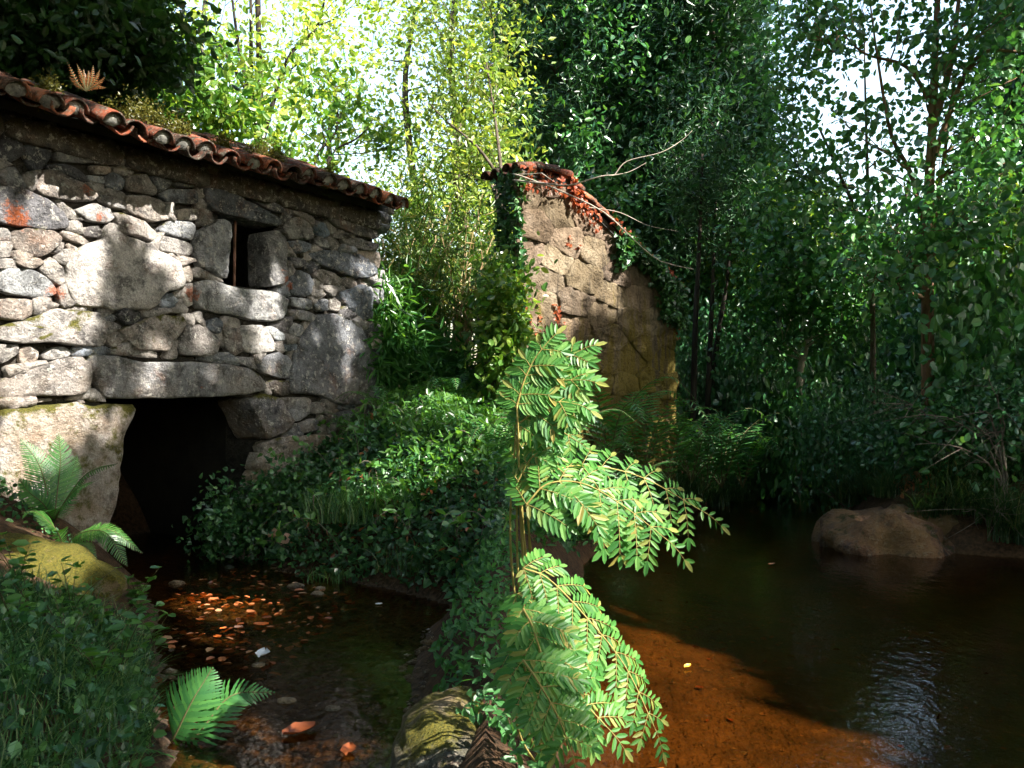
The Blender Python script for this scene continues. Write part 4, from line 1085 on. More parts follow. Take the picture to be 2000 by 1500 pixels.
# ------------------------------------------------------------------ shade: added unseen trees, crown gaps cut along sun rays to chosen lit spots
E1 = unit(np.cross(np.array(SUN), (0, 0, 1.0))[None])[0]; E2 = np.cross(E1, np.array(SUN))
LIT = []
def lit_w(px, py, r): LIT.append((wpt(px, py), r))
def lit(px, py, D, r): LIT.append((at(px, py, D), r))
for a_ in [(60,470,.22),(105,405,.14),(200,420,.24),(275,405,.26),(290,455,.22),(150,545,.2),(55,550,.34),(335,535,.2),(25,640,.32),(100,690,.3),(70,750,.34),(60,850,.36),(20,915,.34),
           (190,850,.16),(515,600,.2),(500,660,.16),(660,645,.16),(690,690,.1),(150,285,.14),(245,300,.1),(350,420,.16),(285,740,.2),(400,740,.12),(700,450,.12),(570,440,.1),(440,590,.12),(640,590,.1),(380,660,.1),(580,620,.08)]:
    lit_w(*a_)
for a_ in [(90,1105,5.2,.34),(200,1065,6.0,.25),(60,1060,6.0,.25),(450,1170,6.3,.40),(420,1240,5.4,.2),(520,1225,5.5,.12),(700,1030,7.6,.30),(775,1000,7.8,.25),(640,1115,7.0,.16),(770,930,8.4,.3),(900,860,9.2,.4),
           (850,800,10.2,.5),(730,640,10.4,.5),(760,720,10.4,.35),(880,560,12,1.0),(960,650,11,.7),(830,420,12,.7),(960,790,11.2,.4),(150,150,7.2,.3),
           (1080,720,3.0,.34),(1060,860,3.0,.22),(1120,960,3.0,.30),(1230,980,3.0,.26),(1310,1030,3.0,.2),(1070,1150,2.7,.3),(1160,1240,2.6,.26),(1230,1380,2.6,.22),(1090,1350,2.5,.28),(1060,1450,2.4,.2),
           (1310,1430,3.9,.62),(1480,1470,3.8,.55),(1230,1330,4.4,.42),(1400,1490,3.5,.5),(1640,1495,3.6,.3),
           (620,1000,8.0,.15),(720,900,8.8,.25),(820,870,9.2,.35),(930,930,8.6,.3),(860,960,8.3,.2),(960,1000,7.8,.2),(800,1050,7.4,.15),(560,905,8.4,.12),(1050,450,9.7,.15),(1120,560,10.2,.15),(1200,620,10.7,.12),(1270,640,11.1,.1),(1040,560,9.7,.12),(1150,480,10.4,.12),(1230,700,10.9,.12),(1290,720,11.2,.1),(1100,660,10.1,.15),(1180,540,10.6,.1),(1060,380,9.8,.1),(1370,790,11.6,.6),(1440,800,12.1,.6),(1450,850,12.5,.5),(1190,760,10.0,.3),(1300,880,11.0,.4),(1250,920,9.6,.3),(1150,850,8.9,.25),(1350,930,11.6,.35),(1720,1020,8.7,.2),(1860,960,9.0,.2),(1690,910,10.4,.2),(1560,930,14.0,.3),(1400,800,11.0,.35),(1240,560,11.0,.12),(1060,620,10.0,.2),(1180,720,10.6,.15),(1550,400,15,.8),(1590,470,14,.5),(1575,690,12.8,.3),(1815,590,10.6,.2),(1950,500,11,.5),(1690,530,13,.4),(1480,860,11.5,.3),(1090,90,13.2,.4),(1180,250,13.6,.35),(1290,330,13.4,.45),(1390,430,14.2,.4),(1450,560,14,.45),(1230,130,14,.3),(1400,200,14.6,.35),(1520,640,13.6,.4),(1640,620,14.5,.45),(1760,640,15.5,.5),(1330,520,13.6,.3),(1870,680,13.6,.4),(1900,330,10,.35),(1350,760,11.2,.3),(1580,560,12.2,.5),(1700,740,14.5,.4),(1780,500,10,.3)]:
    lit(*a_)
for c_, r_ in [((-4.5, 17, 7.5), 4.0), ((-1.5, 16, 8.0), 2.6), ((-3, 21, 9), 5.0), ((-1.0, 13.0, 5.0), 1.6), ((-0.8, 12.2, 6.6), 2.0), ((-4.0, 12.6, 5.6), 1.6)]: LIT.append((np.array(c_), r_))
for px_, py_, r_ in [(1180, 1330, .35), (1240, 1280, .3), (1330, 1340, .35), (1290, 1430, .45), (1430, 1410, .35), (1470, 1485, .4), (1620, 1490, .3), (1200, 1450, .4), (1540, 1440, .2), (1400, 1300, .16), (1300, 1240, .14), (1700, 1440, .16), (1450, 1340, .14), (1180, 1230, .14)]:
    LIT.append((at(px_, py_, (EYE + .36) * FPX / (py_ - HY)), r_))
for c_, r_ in [((-1.2, 15.4, 5.5), 2.0), ((-1.6, 18.5, 6.0), 2.6)]: LIT.append((np.array(c_), r_))
for a_ in [(620,470,.13),(685,525,.15),(600,565,.11),(455,470,.12),(715,590,.11),(540,705,.13),(665,740,.16),(60,320,.12),(330,350,.12),(470,395,.11),(645,430,.09),(530,810,.12),(230,340,.1),(600,690,.1)]: lit_w(*a_)
LITC = np.array([[c @ E1, c @ E2] for c, r in LIT]); LITR = np.array([r * (1.22 if q < 29 else 1.0) for q, (c, r) in enumerate(LIT)])
def in_light(P):
    q = np.stack([P @ E1, P @ E2], 1); wob = 0.05 * vnoise(q[:, 0], q[:, 1], 9.0, 77)
    d = np.linalg.norm(q[:, None, :] - LITC[None], axis=2) - LITR[None]
    return (d.min(1) + wob) < 0.05

def build_shade():
    g = np.random.default_rng(5)
    P = []
    def boxt(lo, hi, n, z0=11.0, z1=15.0):
        p = g.uniform(lo, hi, (n, 3)); t = (g.uniform(z0, z1, n) - p[:, 2]) / SUN.z; P.append(p + np.array(SUN)[None] * t[:, None])
    u = g.uniform(-0.3, 5.2, 7000); z = g.uniform(0, 3.5, 7000); p = wall_p(u, z); t = (g.uniform(11, 15, 7000) - p[:, 2]) / SUN.z; P.append(p + np.array(SUN)[None] * t[:, None])
    boxt((-5, -1, 0), (0, 7.5, 1.0), 15000); boxt((-3, 6.5, 0), (0.6, 11.5, 2.0), 5200)
    boxt((0, 0, 0), (7, 14, 1.5), 30000); boxt((0, 9.3, 1), (2.4, 12, 4.2), 7000)
    boxt((-6.5, 8, 4), (-3.0, 11, 7.5), 3200, 12, 15)
    boxt((0.2, 12.5, 0), (12, 19, 10), 13000, 14, 21)
    P.append(g.uniform((-12, -10, 8.0), (12, 14, 11.0), (66000, 3)))      # leaf roof added to block sky light over the stream
    P.append(g.uniform((-12, -11, 0.6), (13, -8.5, 9), (9000, 3))); P.append(g.uniform((-12.5, -10, 0.6), (-9.5, 8, 9), (8000, 3))); P.append(g.uniform((12, -10, .6), (14.5, 9, 9), (8000, 3)))  # leaf walls added behind and beside the viewpoint to darken the fill
    P = np.concatenate(P); P = P[~in_light(P)]  # leaves cut away along the sun rays to the lit spots
    vis = (P[:, 1] > 0) & (np.abs(P[:, 0]) < 0.66 * P[:, 1]) & (P[:, 2] - EYE < 0.53 * P[:, 1])
    P = P[~vis]
    trunks = np.array([(8.5, 2.6), (6.6, -3.0), (12.5, 2.0), (13.0, 7.0), (19.5, 10.5), (19.0, 4.0), (-5.5, 2.0), (-3.5, -4.5)])
    k = np.argmin(np.linalg.norm(P[:, None, :2] - trunks[None], axis=2), 1)
    names = ['nearest broadleaf tree on the right bank, crown shading the mill', 'tall broadleaf tree behind the viewpoint on the right bank', 'broad tree on the right bank shading the stream mouth', 'tall tree on the right bank shading the pool',
             'tall tree far up the right bank shading the evergreens', 'outermost tall tree on the right bank', 'tall tree on the left bank roofing the stream', 'tall tree on the left bank behind the viewpoint']
    for i, tx in enumerate(trunks):
        C = P[k == i]
        if len(C) == 0: continue
        b = (tx[0], tx[1], gz(*tx)); t = thing('bank_tree', names[i], 'tree', b, 'tall trees round the stream outside the view')
        zt = np.median(C[:, 2])
        trunk = smooth_path([b, (tx[0] + .2, tx[1], zt * .4), (tx[0] - .1, tx[1] + .1, zt * .75), (tx[0], tx[1], zt)], 12)
        a = Acc(); V, F = tube(trunk, np.linspace(.26, .09, len(trunk)), 9); a.add(V, F)
        tg = C[g.integers(0, len(C), 26)]; limbs_to(a, list(trunk[5:]), [.1] * len(trunk[5:]), tg, g, .012)
        a.build('trunk', M['bark'], t)
        n = len(C); V, F = leaves(C, rand_dirs(n, 0, g), rand_dirs(n, .4, g), .26 * g.uniform(.7, 1.3, n), .17 * g.uniform(.7, 1.3, n), 'oval')
        child_mesh('crown', V, F, M['oak_leaf'], t)
build_shade()

# ------------------------------------------------------------------ trees behind the mill (bright side)
def G(px, D, dz=-0.1):
    x = (px - CX) / FPX * D; return np.array((x, D, gz(x, D) + dz))

def px_clumps(specs, g):
    """(px, py, D, rad px-ish in metres xyz, n)"""
    return np.concatenate([ellipsoid_clumps(at(px, py, D), rad, n, g, 0.2) for px, py, D, rad, n in specs])

g0 = np.random.default_rng(41)
# dark oak hanging over the left end of the roof
c = px_clumps([(40, 40, 10.0, (1.1, 1.2, .8), 55), (190, 80, 10.0, (.7, 1.0, .62), 34), (120, 160, 10.4, (.7, .8, .35), 18), (-90, 120, 10, (.8, 1.2, 1.2), 30), (290, 60, 10.2, (.35, .7, .5), 10)], g0)
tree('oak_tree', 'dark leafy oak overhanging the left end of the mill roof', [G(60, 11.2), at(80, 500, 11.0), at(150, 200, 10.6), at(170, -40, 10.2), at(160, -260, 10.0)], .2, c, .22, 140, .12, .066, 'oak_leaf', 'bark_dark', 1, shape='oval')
# mid green oak right behind the eave
c = px_clumps([(300, 200, 12.5, (.75, .8, .5), 30), (420, 220, 12.5, (.6, .8, .45), 26), (350, 110, 12.8, (.4, .7, .4), 7), (540, 300, 12.0, (.45, .5, .2), 8), (470, 130, 13, (.4, .6, .3), 3)], g0)
tree('oak_tree', 'mid green young oak rising behind the middle of the tiled eave', [G(400, 13.2), at(400, 560, 13.0), at(345, 300, 12.8), at(330, 110, 12.7), at(310, -60, 12.8)], .10, c, .20, 56, .12, .065, 'mid_leaf', 'bark_dark', 2, shape='oval')
# tall twin stemmed sunny tree
c = px_clumps([(500, 60, 16, (1.5, 1.4, 1.0), 22), (600, 120, 16, (1.1, 1.2, .9), 18), (700, 40, 16.5, (1.3, 1.2, 1.0), 22), (620, -120, 16, (2, 1.5, 1.0), 18), (430, 40, 15.5, (.8, 1, .8), 9), (560, 230, 15.5, (.8, .8, .4), 10)], g0)
tree('birch_tree', 'tall twin stemmed tree with sunlit leaves above the roof', [G(520, 16.5), at(512, 500, 16.2), at(508, 230, 16), at(505, 60, 16), at(500, -160, 16)], .11, c, .26, 22, .13, .07, 'sunny_leaf', 'bark_dark', 3, shape='oval',
     extra=[([at(500, 240, 16), at(470, 110, 15.9), at(455, 10, 15.9), at(445, -90, 15.9)], .045), ([at(508, 330, 16), at(492, 170, 16.1), at(490, 20, 16.2), at(486, -120, 16.2)], .06), ([at(500, 210, 16), at(430, 90, 15.6), at(380, 50, 15.4)], .04), ([at(505, 300, 16), at(560, 120, 16.2), at(620, 50, 16.4), at(640, -40, 16.6)], .05)])
# small branchy tree close behind the eave
c = px_clumps([(690, 250, 13, (.6, .5, .35), 7), (760, 260, 13, (.4, .4, .3), 5), (640, 200, 13.2, (.5, .5, .4), 6), (620, 340, 12.6, (.35, .3, .2), 5), (590, 170, 13.3, (.25, .3, .2), 4)], g0)
tree('sapling', 'thin dark branched sapling just behind the eave', [G(600, 12.6), at(605, 560, 12.6), at(612, 330, 12.6), at(655, 260, 12.8), at(660, 215, 12.9)], .035, c, .18, 34, .12, .06, 'mid_leaf', 'bark_dark', 4, shape='oval',
     extra=[([at(655, 290, 12.7), at(700, 268, 12.7), at(735, 225, 12.8)], .02), ([at(640, 320, 12.7), at(660, 280, 12.8), at(661, 250, 12.8)], .018)])
# sunlit trees filling the background
labs = ['bright yellow green tree in full sun above the roof end', 'sunlit pale green tree behind the bamboo thicket', 'sunlit tree with loose crown high above the bamboo', 'hazy bright tree far behind the young oak', 'hazy bright tree filling the gap above the eave']
specs = [(800, 19.0, [(760, 120, 19, (2.2, 2, 1.7), 60), (650, 240, 18.5, (1.6, 1.5, .9), 36), (830, 330, 18.5, (1.6, 1.4, 1.1), 46)]), (900, 15.5, [(900, 280, 15.5, (1.0, 1.2, 1.1), 44), (850, 400, 15.2, (.9, 1.0, .7), 34), (960, 430, 15.0, (.6, .9, .9), 26)]),
         (890, 17.5, [(880, 80, 17.5, (1.2, 1.5, 1.5), 56), (800, 0, 17.5, (1.2, 1.3, 1.2), 34)]), (400, 21, [(380, 120, 21, (2.2, 2, 1.8), 34), (560, 40, 21.5, (2.2, 2, 1.6), 30)]), (650, 23, [(640, 300, 23, (2.6, 2, 1.5), 52), (760, 440, 23, (2.5, 2, 1.2), 40), (520, 240, 23, (2, 2, 1.5), 26)])]
for q, (px, D, sp) in enumerate(specs):
    c = px_clumps(sp, g0); top = c[:, 2].max()
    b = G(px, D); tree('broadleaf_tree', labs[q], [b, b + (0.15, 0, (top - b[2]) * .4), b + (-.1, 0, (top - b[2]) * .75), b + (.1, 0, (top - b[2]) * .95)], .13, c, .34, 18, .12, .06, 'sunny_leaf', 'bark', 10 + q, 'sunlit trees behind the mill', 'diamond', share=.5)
# crooked tree beside the shed
c = px_clumps([(900, 60, 12.5, (.75, .8, .9), 44), (960, 180, 12.0, (.4, .7, .8), 36), (960, 300, 11.6, (.38, .5, .5), 22), (880, 220, 12.5, (.6, .6, .5), 16), (900, 320, 12, (.4, .4, .25), 10), (960, -80, 12, (.9, .8, .6), 20)], g0)
TR_C = [G(955, 11.2), at(948, 690, 11.0), at(946, 620, 10.9), at(958, 565, 10.8), at(985, 500, 10.7), at(990, 430, 10.7), at(972, 385, 10.8), at(980, 335, 10.9)]
crooked = tree('crooked_tree', 'crooked brown trunk with olive leaves between the bamboo and the shed', TR_C, .11, c, .24, 32, .10, .045, 'olive_leaf', 'bark', 20, shape='diamond',
     extra=[([at(946, 640, 10.9), at(925, 670, 11.0), at(890, 690, 11.3), at(860, 720, 11.6)], .05), ([at(980, 345, 10.9), at(968, 240, 11.3), at(950, 120, 11.6)], .028), ([at(975, 345, 10.9), at(930, 285, 11.2), at(870, 235, 11.5), at(838, 200, 11.8)], .024)])

# ------------------------------------------------------------------ bamboo and lush growth right of the mill
def bamboo(label, px0, px1, D, top, n, seed, leaf_n, leafmat='bamboo_leaf', lean=(.1, .0)):
    g = np.random.default_rng(seed)
    xs = g.uniform(px0, px1, n); Ds = D + g.uniform(-.7, .7, n)
    base = G((px0 + px1) / 2, D, 0); t = thing('bamboo_clump', label, 'bamboo', base, 'bamboo thicket beside the mill'); la = Acc()
    for x, d in zip(xs, Ds):
        b = G(x, d, -.05); h = g.uniform(.6, 1.05) * top
        l = np.array((g.normal(lean[0], .16), g.normal(lean[1], .12), 0)) * h
        pts = bez(b, b + (0, 0, h * .6), b + l + (0, 0, h), 9)
        V, F = tube(pts, np.linspace(.013, .004, 9), 5); child_mesh('cane', V, F, M['cane'], t, True)
        m = leaf_n; s = g.uniform(.25, 1.0, m) ** .7
        C = np.stack([np.interp(s, np.linspace(0, 1, 9), pts[:, k]) for k in range(3)], 1) + g.normal(0, .13, (m, 3))
        A = unit(g.normal(size=(m, 3)) + np.array((0, 0, -.55))); V, F = leaves(C, A, rand_dirs(m, .5, g), .17 * g.uniform(.6, 1.2, m), .022, 'lance'); la.add(V, F)
    la.build('foliage', M[leafmat], t, False)
bamboo('green leafy bamboo clump beside the mill corner', 735, 850, 11.4, 2.7, 26, 51, 150)
bamboo('dry tan bamboo clump left of the crooked trunk', 840, 945, 12.0, 2.6, 40, 52, 34)
bamboo('dry bamboo canes behind the crooked trunk', 930, 1000, 12.2, 2.5, 20, 53, 32)
bamboo('tall dark bamboo clump leaning above the eave end', 770, 900, 13.0, 3.4, 24, 54, 160, 'mid_leaf')

def shrub(name, label, c, rad, n, sigma, per, L, W, mat, seed, group=None, shape='oval', up=.5, droop=.2, cat='shrub', base=None):
    g = np.random.default_rng(seed); cl = ellipsoid_clumps(c, rad, n, g, .3)
    b = np.array(base if base is not None else (c[0], c[1], gz(c[0], c[1]))); t = thing(name, label, cat, b, group)
    a = Acc()
    limbs_to(a, [b, b + (0, 0, .15)], [.02, .02], cl, g, .004, 4, share=.7); a.build('stem', M['twig_dark'], t)
    V, F = foliage(cl, sigma, per, L, W, g, shape, up, droop); child_mesh('foliage', V, F, M[mat], t); return t
c = at(740, 610, 10.5); shrub('lush_shrub', 'bright grassy shrub against the mill corner', c, (.34, .4, .35), 26, .14, 90, .17, .03, 'lush', 61, shape='lance')
c = at(775, 715, 10.4); shrub('lush_shrub', 'deep green long leaved shrub below the bamboo', c, (.5, .5, .4), 34, .16, 95, .20, .035, 'fern', 62, shape='lance')
c = at(850, 745, 10.6); shrub('lush_shrub', 'dark long leaved shrub left of the leafy clearing', c, (.3, .4, .22), 16, .13, 80, .2, .034, 'fern_dark', 63, shape='lance')

# ------------------------------------------------------------------ ivy and growth on the bank below the mill
IVY = [(-2.55, 8.55), (-2.2, 7.6), (-1.5, 7.05), (-0.9, 6.72), (-0.40, 6.15), (-0.1, 5.6), (0.15, 7.5), (0.3, 9.0), (0.0, 10.6), (-0.5, 11.3), (-1.4, 11.0), (-1.5, 9.9), (-1.9, 9.3)]
def build_ivy():
    g = np.random.default_rng(71); n = 26000
    P = scatter(IVY, n, g, 0.0)
    hump = 0.10 + 0.10 * (1 + vnoise(P[:, 0], P[:, 1], 6, 3)) + .12 * np.clip(vnoise(P[:, 0], P[:, 1], 14, 8), 0, 1)
    P[:, 2] += g.uniform(0.0, 1, n) ** .7 * hump
    A = unit(g.normal(size=(n, 3)) + np.array((0.25, -0.55, -0.1))); N = unit(g.normal(size=(n, 3)) * .55 + np.array((.1, -.45, 1)))
    s = g.uniform(.35, 1.0, n) ** 1.4 * 1.5 * (1 + .35 * vnoise(P[:, 0], P[:, 1], 4, 15)); V, F = leaves(P, A, N, .055 * s, .046 * s, 'heart')
    o = obj('ivy_cover', mesh_np('ivy_cover', V, F), M['ivy']); tag(o, 'ivy and low green leaves covering the bank below the mill', 'ivy', kind='stuff')
    # herbs standing in it
    P = scatter([(-0.2, 7.0), (-1.0, 7.2), (-1.5, 9.6), (-0.8, 10.9), (0.1, 10.3), (0.25, 8.2)], 5200, g, 0.05)
    P[:, 2] += .12 + g.uniform(0, .22, len(P)); n = len(P); s = g.uniform(.6, 1.3, n)
    V, F = leaves(P, unit(g.normal(size=(n, 3)) + np.array((0, -.4, .3))), rand_dirs(n, .9, g), .075 * s, .03 * s, 'oval')
    o = obj('herb_cover', mesh_np('herb_cover', V, F), M['lush']); tag(o, 'bright small leaved herbs on the bank right of the mill', 'herbs', kind='stuff')
    # climbing over the foot of the wall
    n = 2600; u = g.uniform(0.0, 1.35, n); z = g.uniform(0.45, 1.0, n) - u * .12 + g.normal(0, .1, n); P = wall_p(u, z, .09 + g.uniform(0, .12, n))
    s = g.uniform(.6, 1.2, n); V, F = leaves(P, unit(g.normal(size=(n, 3)) + np.array((.3, -.4, -.3))), unit(g.normal(size=(n, 3)) * .5 + np.array((NW[0], NW[1], .4))), .05 * s, .042 * s, 'heart')
    o = obj('ivy_plant', mesh_np('ivy_plant', V, F), M['ivy']); tag(o, 'ivy climbing the foot of the mill wall', 'ivy')
def on_(px, py, D): p = at(px, py, D); return np.array((p[0], p[1], gz(p[0], p[1])))
build_ivy()
shrub('ivy_bush', 'dark leafy ivy bush at the right side of the tunnel mouth', on_(470, 1020, 8.1) + (0, -.05, .28), (.30, .25, .30), 30, .10, 70, .055, .046, 'ivy', 65, None, 'heart', cat='ivy')
shrub('ivy_bush', 'dark leafy ivy bush climbing the stones right of the tunnel', on_(560, 950, 8.2) + (0, 0, .25), (.34, .2, .26), 26, .10, 70, .055, .046, 'ivy', 66, None, 'heart', cat='ivy')
shrub('leafy_shrub', 'leafy green shrub against the left end of the shed', (-.08, 9.35, 2.35), (.16, .25, .75), 40, .13, 60, .09, .05, 'mid_leaf', 67)
def build_brambles():
    g = np.random.default_rng(73); a = Acc(); la = Acc()
    P = scatter(IVY, 130, g, .1)
    for p in P:
        h = g.uniform(.18, .5); e = p + np.array((g.normal(0, .3), g.normal(-.1, .3), h * g.uniform(.1, .9))); m_ = (p + e) / 2 + (0, 0, h); q = bez(p, m_, e, 8)
        V, F = tube(q, np.linspace(.004, .0015, 8), 4); a.add(V, F)
        k = 9; i = g.integers(2, 8, k); V, F = leaves(q[i], rand_dirs(k, .1, g), rand_dirs(k, 1.2, g), .085 * g.uniform(.5, 1.2, k), .05 * g.uniform(.6, 1.2, k), 'oval'); la.add(V, F)
    o = a.build('bramble_stems', M['twig_dark']); tag(o, 'thin arching bramble stems over the ivy bank', 'brambles', kind='stuff')
    o = la.build('bramble_cover', M['lush'], None, False); tag(o, 'larger bramble leaves over the ivy bank', 'brambles', kind='stuff')
    P = scatter(IVY, 500, g, .05); P[:, 2] += g.uniform(.08, .22, 500); V, F = leaves(P, rand_dirs(500, 0, g), rand_dirs(500, 1, g), .06, .035, 'oval')
    o = obj('leaf_litter', mesh_np('leaf_litter', V, F), M['dead_leaf']); tag(o, 'brown dead leaves caught in the ivy bank', 'leaf litter', kind='stuff')
build_brambles()

def tuft(name, label, base, n, L, W, mat, seed, spread=.12, lean=.5, group=None, cat='grass'):
    g = np.random.default_rng(seed); C = np.zeros((n, 3)); C[:, :2] = g.normal(0, spread, (n, 2)).clip(-1.7 * spread, 1.7 * spread)
    V, F = blades(C, L, W, g, lean); o = obj(name, mesh_np(name, V, F), M[mat]); o.location = Vector([float(v) for v in base]); return tag(o, label, cat, group)
def on(px, py, D): p = at(px, py, D); return np.array((p[0], p[1], gz(p[0], p[1])))
tuft('grass_tuft', 'pale fine grass tuft in the ivy right of the tunnel', on(690, 1070, 7.5), 700, .36, .0035, 'grass', 81, .22, .7)
tuft('grass_tuft', 'sunlit yellowish grass tuft near the stream edge', on(775, 1060, 7.4), 320, .28, .004, 'lush', 82, .13, .8)
tuft('grass_tuft', 'low grass tuft at the waterline below the ivy', on(650, 1120, 7.15), 160, .16, .003, 'grass', 83, .12, .9)
tuft('grass_tuft', 'dark grass tuft at the right end of the stream edge', on(830, 1130, 6.7), 240, .24, .003, 'grass_dark', 84, .2, .9)

for k, (px, D, L, lab) in enumerate([(870, 9.6, .34, 'bright grass tuft in the upper ivy bank, left of three'), (930, 9.9, .36, 'bright grass tuft in the upper ivy bank, middle of three'), (975, 9.4, .32, 'bright grass tuft in the upper ivy bank, right of three'), (745, 8.9, .3, 'grass tuft at the foot of the lush shrub'), (900, 8.0, .26, 'grass tuft low in the ivy bank by the folded leaves')]):
    tuft('grass_tuft', lab, G(px, D, 0), 260, L, .005, 'lush' if k < 3 else 'grass', 85 + k, .16, .8)

def big_leaf(name, label, p, axis, nrm, L, W, mat, group=None, curl=.25, cat='leaf', seed=0, wav=.0):
    """a single curled leaf with a midrib"""
    g = np.random.default_rng(seed); n = 9; s = np.linspace(0, 1, n)
    axis = unit(np.array([axis], float))[0]; side = unit(np.cross(axis, nrm)[None])[0]; nn = np.cross(side, axis)
    w = W * .5 * np.sin(np.pi * np.clip(s * .93 + .05, 0, 1)) ** .75
    V = []
    for k, off in enumerate((-1, -.5, 0, .5, 1)):
        ww = w * (1 + wav * g.normal(size=n))
        V.append(p + axis * (s * L)[:, None] + side * (off * ww)[:, None] + nn * (curl * W * off * off + curl * L * .6 * (s - .5) ** 2 + wav * .15 * W * g.normal(size=n))[:, None])
    V = np.concatenate(V); Q = [[r * n + k, r * n + k + 1, (r + 1) * n + k + 1, (r + 1) * n + k] for r in range(4) for k in range(n - 1)]
    c = V.mean(0); o = obj(name, mesh_np(name, V - c, np.array(Q), True), M[mat]); o.location = Vector(c); return tag(o, label, cat, group)
big_leaf('broad_leaf', 'large drooping blue green leaf in the ivy below the mill corner', on(690, 930, 8.3) + (0, 0, .32), (.5, -.3, -.45), (.2, -.6, .8), .38, .17, 'fern', wav=.1)
big_leaf('broad_leaf', 'folded blue green leaf by the right stream edge, upper of two', on(930, 1040, 7.2) + (0, 0, .2), (.9, -.2, -.25), (0, -.3, 1), .32, .06, 'shrub_leaf')
big_leaf('broad_leaf', 'folded blue green leaf by the right stream edge, lower of two', on(915, 1080, 6.9) + (0, 0, .15), (.9, -.3, -.25), (0, -.3, 1), .26, .07, 'shrub_leaf')
big_leaf('dead_leaf', 'curled pinkish dead leaf caught in ivy, lower of the pair', on(545, 1030, 7.6) + (0, 0, .22), (1, .1, .12), (0, -.6, .8), .24, .13, 'pink_leaf', wav=.35, seed=4)
big_leaf('dead_leaf', 'small brown dead leaf caught in ivy, upper of the pair', on(518, 975, 7.9) + (0, 0, .25), (1, .1, .05), (0, -.6, .8), .16, .09, 'pink_leaf', wav=.35, seed=5)

# ------------------------------------------------------------------ ferns, boulder and weeds on the left bank
gf = np.random.default_rng(91)
FA = (0.5, -.75, .45)
b0 = on(105, 1030, 6.3)
def F_(pts, face, pl): return (np.array([b0] + [at(*p) for p in pts]), np.array(face, float), pl)
fern('fern_plant', 'large upright green fern at the left of the tunnel mouth', b0, [
    F_([(92, 960, 6.3), (75, 905, 6.3), (40, 858, 6.25)], FA, .15), F_([(112, 960, 6.35), (118, 900, 6.4), (115, 848, 6.4)], FA, .16),
    F_([(130, 975, 6.2), (170, 925, 6.1), (230, 905, 6.0)], (.1, -.5, .9), .13), F_([(85, 985, 6.2), (55, 960, 6.1), (38, 935, 6.0)], FA, .12),
    F_([(120, 990, 6.1), (150, 955, 6.0), (185, 940, 5.9)], (.2, -.6, .8), .11), F_([(90, 1000, 6.1), (65, 1000, 5.95), (42, 1000, 5.8)], (-.2, -.4, .9), .11), F_([(118, 985, 6.5), (140, 930, 6.6), (150, 890, 6.6)], FA, .13)],
    'fern', gf, pairs=34, pw=.0085)
b0 = on(125, 1060, 5.9)
fern('fern_plant', 'sunlit fern with arching fronds beside the mossy boulder', b0, [
    F_([(150, 1045, 5.85), (205, 1040, 5.75), (248, 1105, 5.65)], (.3, -.5, .8), .13), F_([(165, 1045, 5.9), (215, 1035, 5.95), (278, 1080, 6.0)], (.3, -.5, .8), .09),
    F_([(110, 1035, 5.8), (70, 1000, 5.7), (42, 1003, 5.6)], (-.1, -.5, .9), .09), F_([(140, 1065, 5.75), (170, 1070, 5.6), (190, 1110, 5.5)], (.2, -.6, .8), .08)], 'lush', gf, pairs=34, pw=.008)
b0 = on(330, 1490, 3.75)
fern('fern_plant', 'dim green fern at the bottom of the stream bank', b0, [
    F_([(340, 1440, 3.7), (375, 1370, 3.7), (415, 1305, 3.75)], (.1, -.75, .6), .17), F_([(380, 1440, 3.7), (450, 1360, 3.75), (535, 1352, 3.8)], (.1, -.6, .7), .13),
    F_([(290, 1450, 3.75), (240, 1390, 3.85), (205, 1320, 3.95)], (.1, -.7, .6), .15), F_([(310, 1470, 3.6), (270, 1460, 3.4), (220, 1470, 3.2)], (.0, -.5, .8), .12)], 'fern', gf, pairs=24, pw=.011)
bd = on(75, 1190, 5.3)
rock('mossy_boulder', 'rounded boulder with yellow moss at the left edge', (bd[0] - .2, bd[1] - .02, .20), (.66, .48, .40), 'boulder', 5, .72, (.9, .85, .7), .32)
rock('dark_boulder', 'dim mossy boulder on the spit at the bottom centre', (-0.22, 3.25, .16), (.20, .42, .17), 'boulder', 8, .35, (.6, .65, .6), .2)
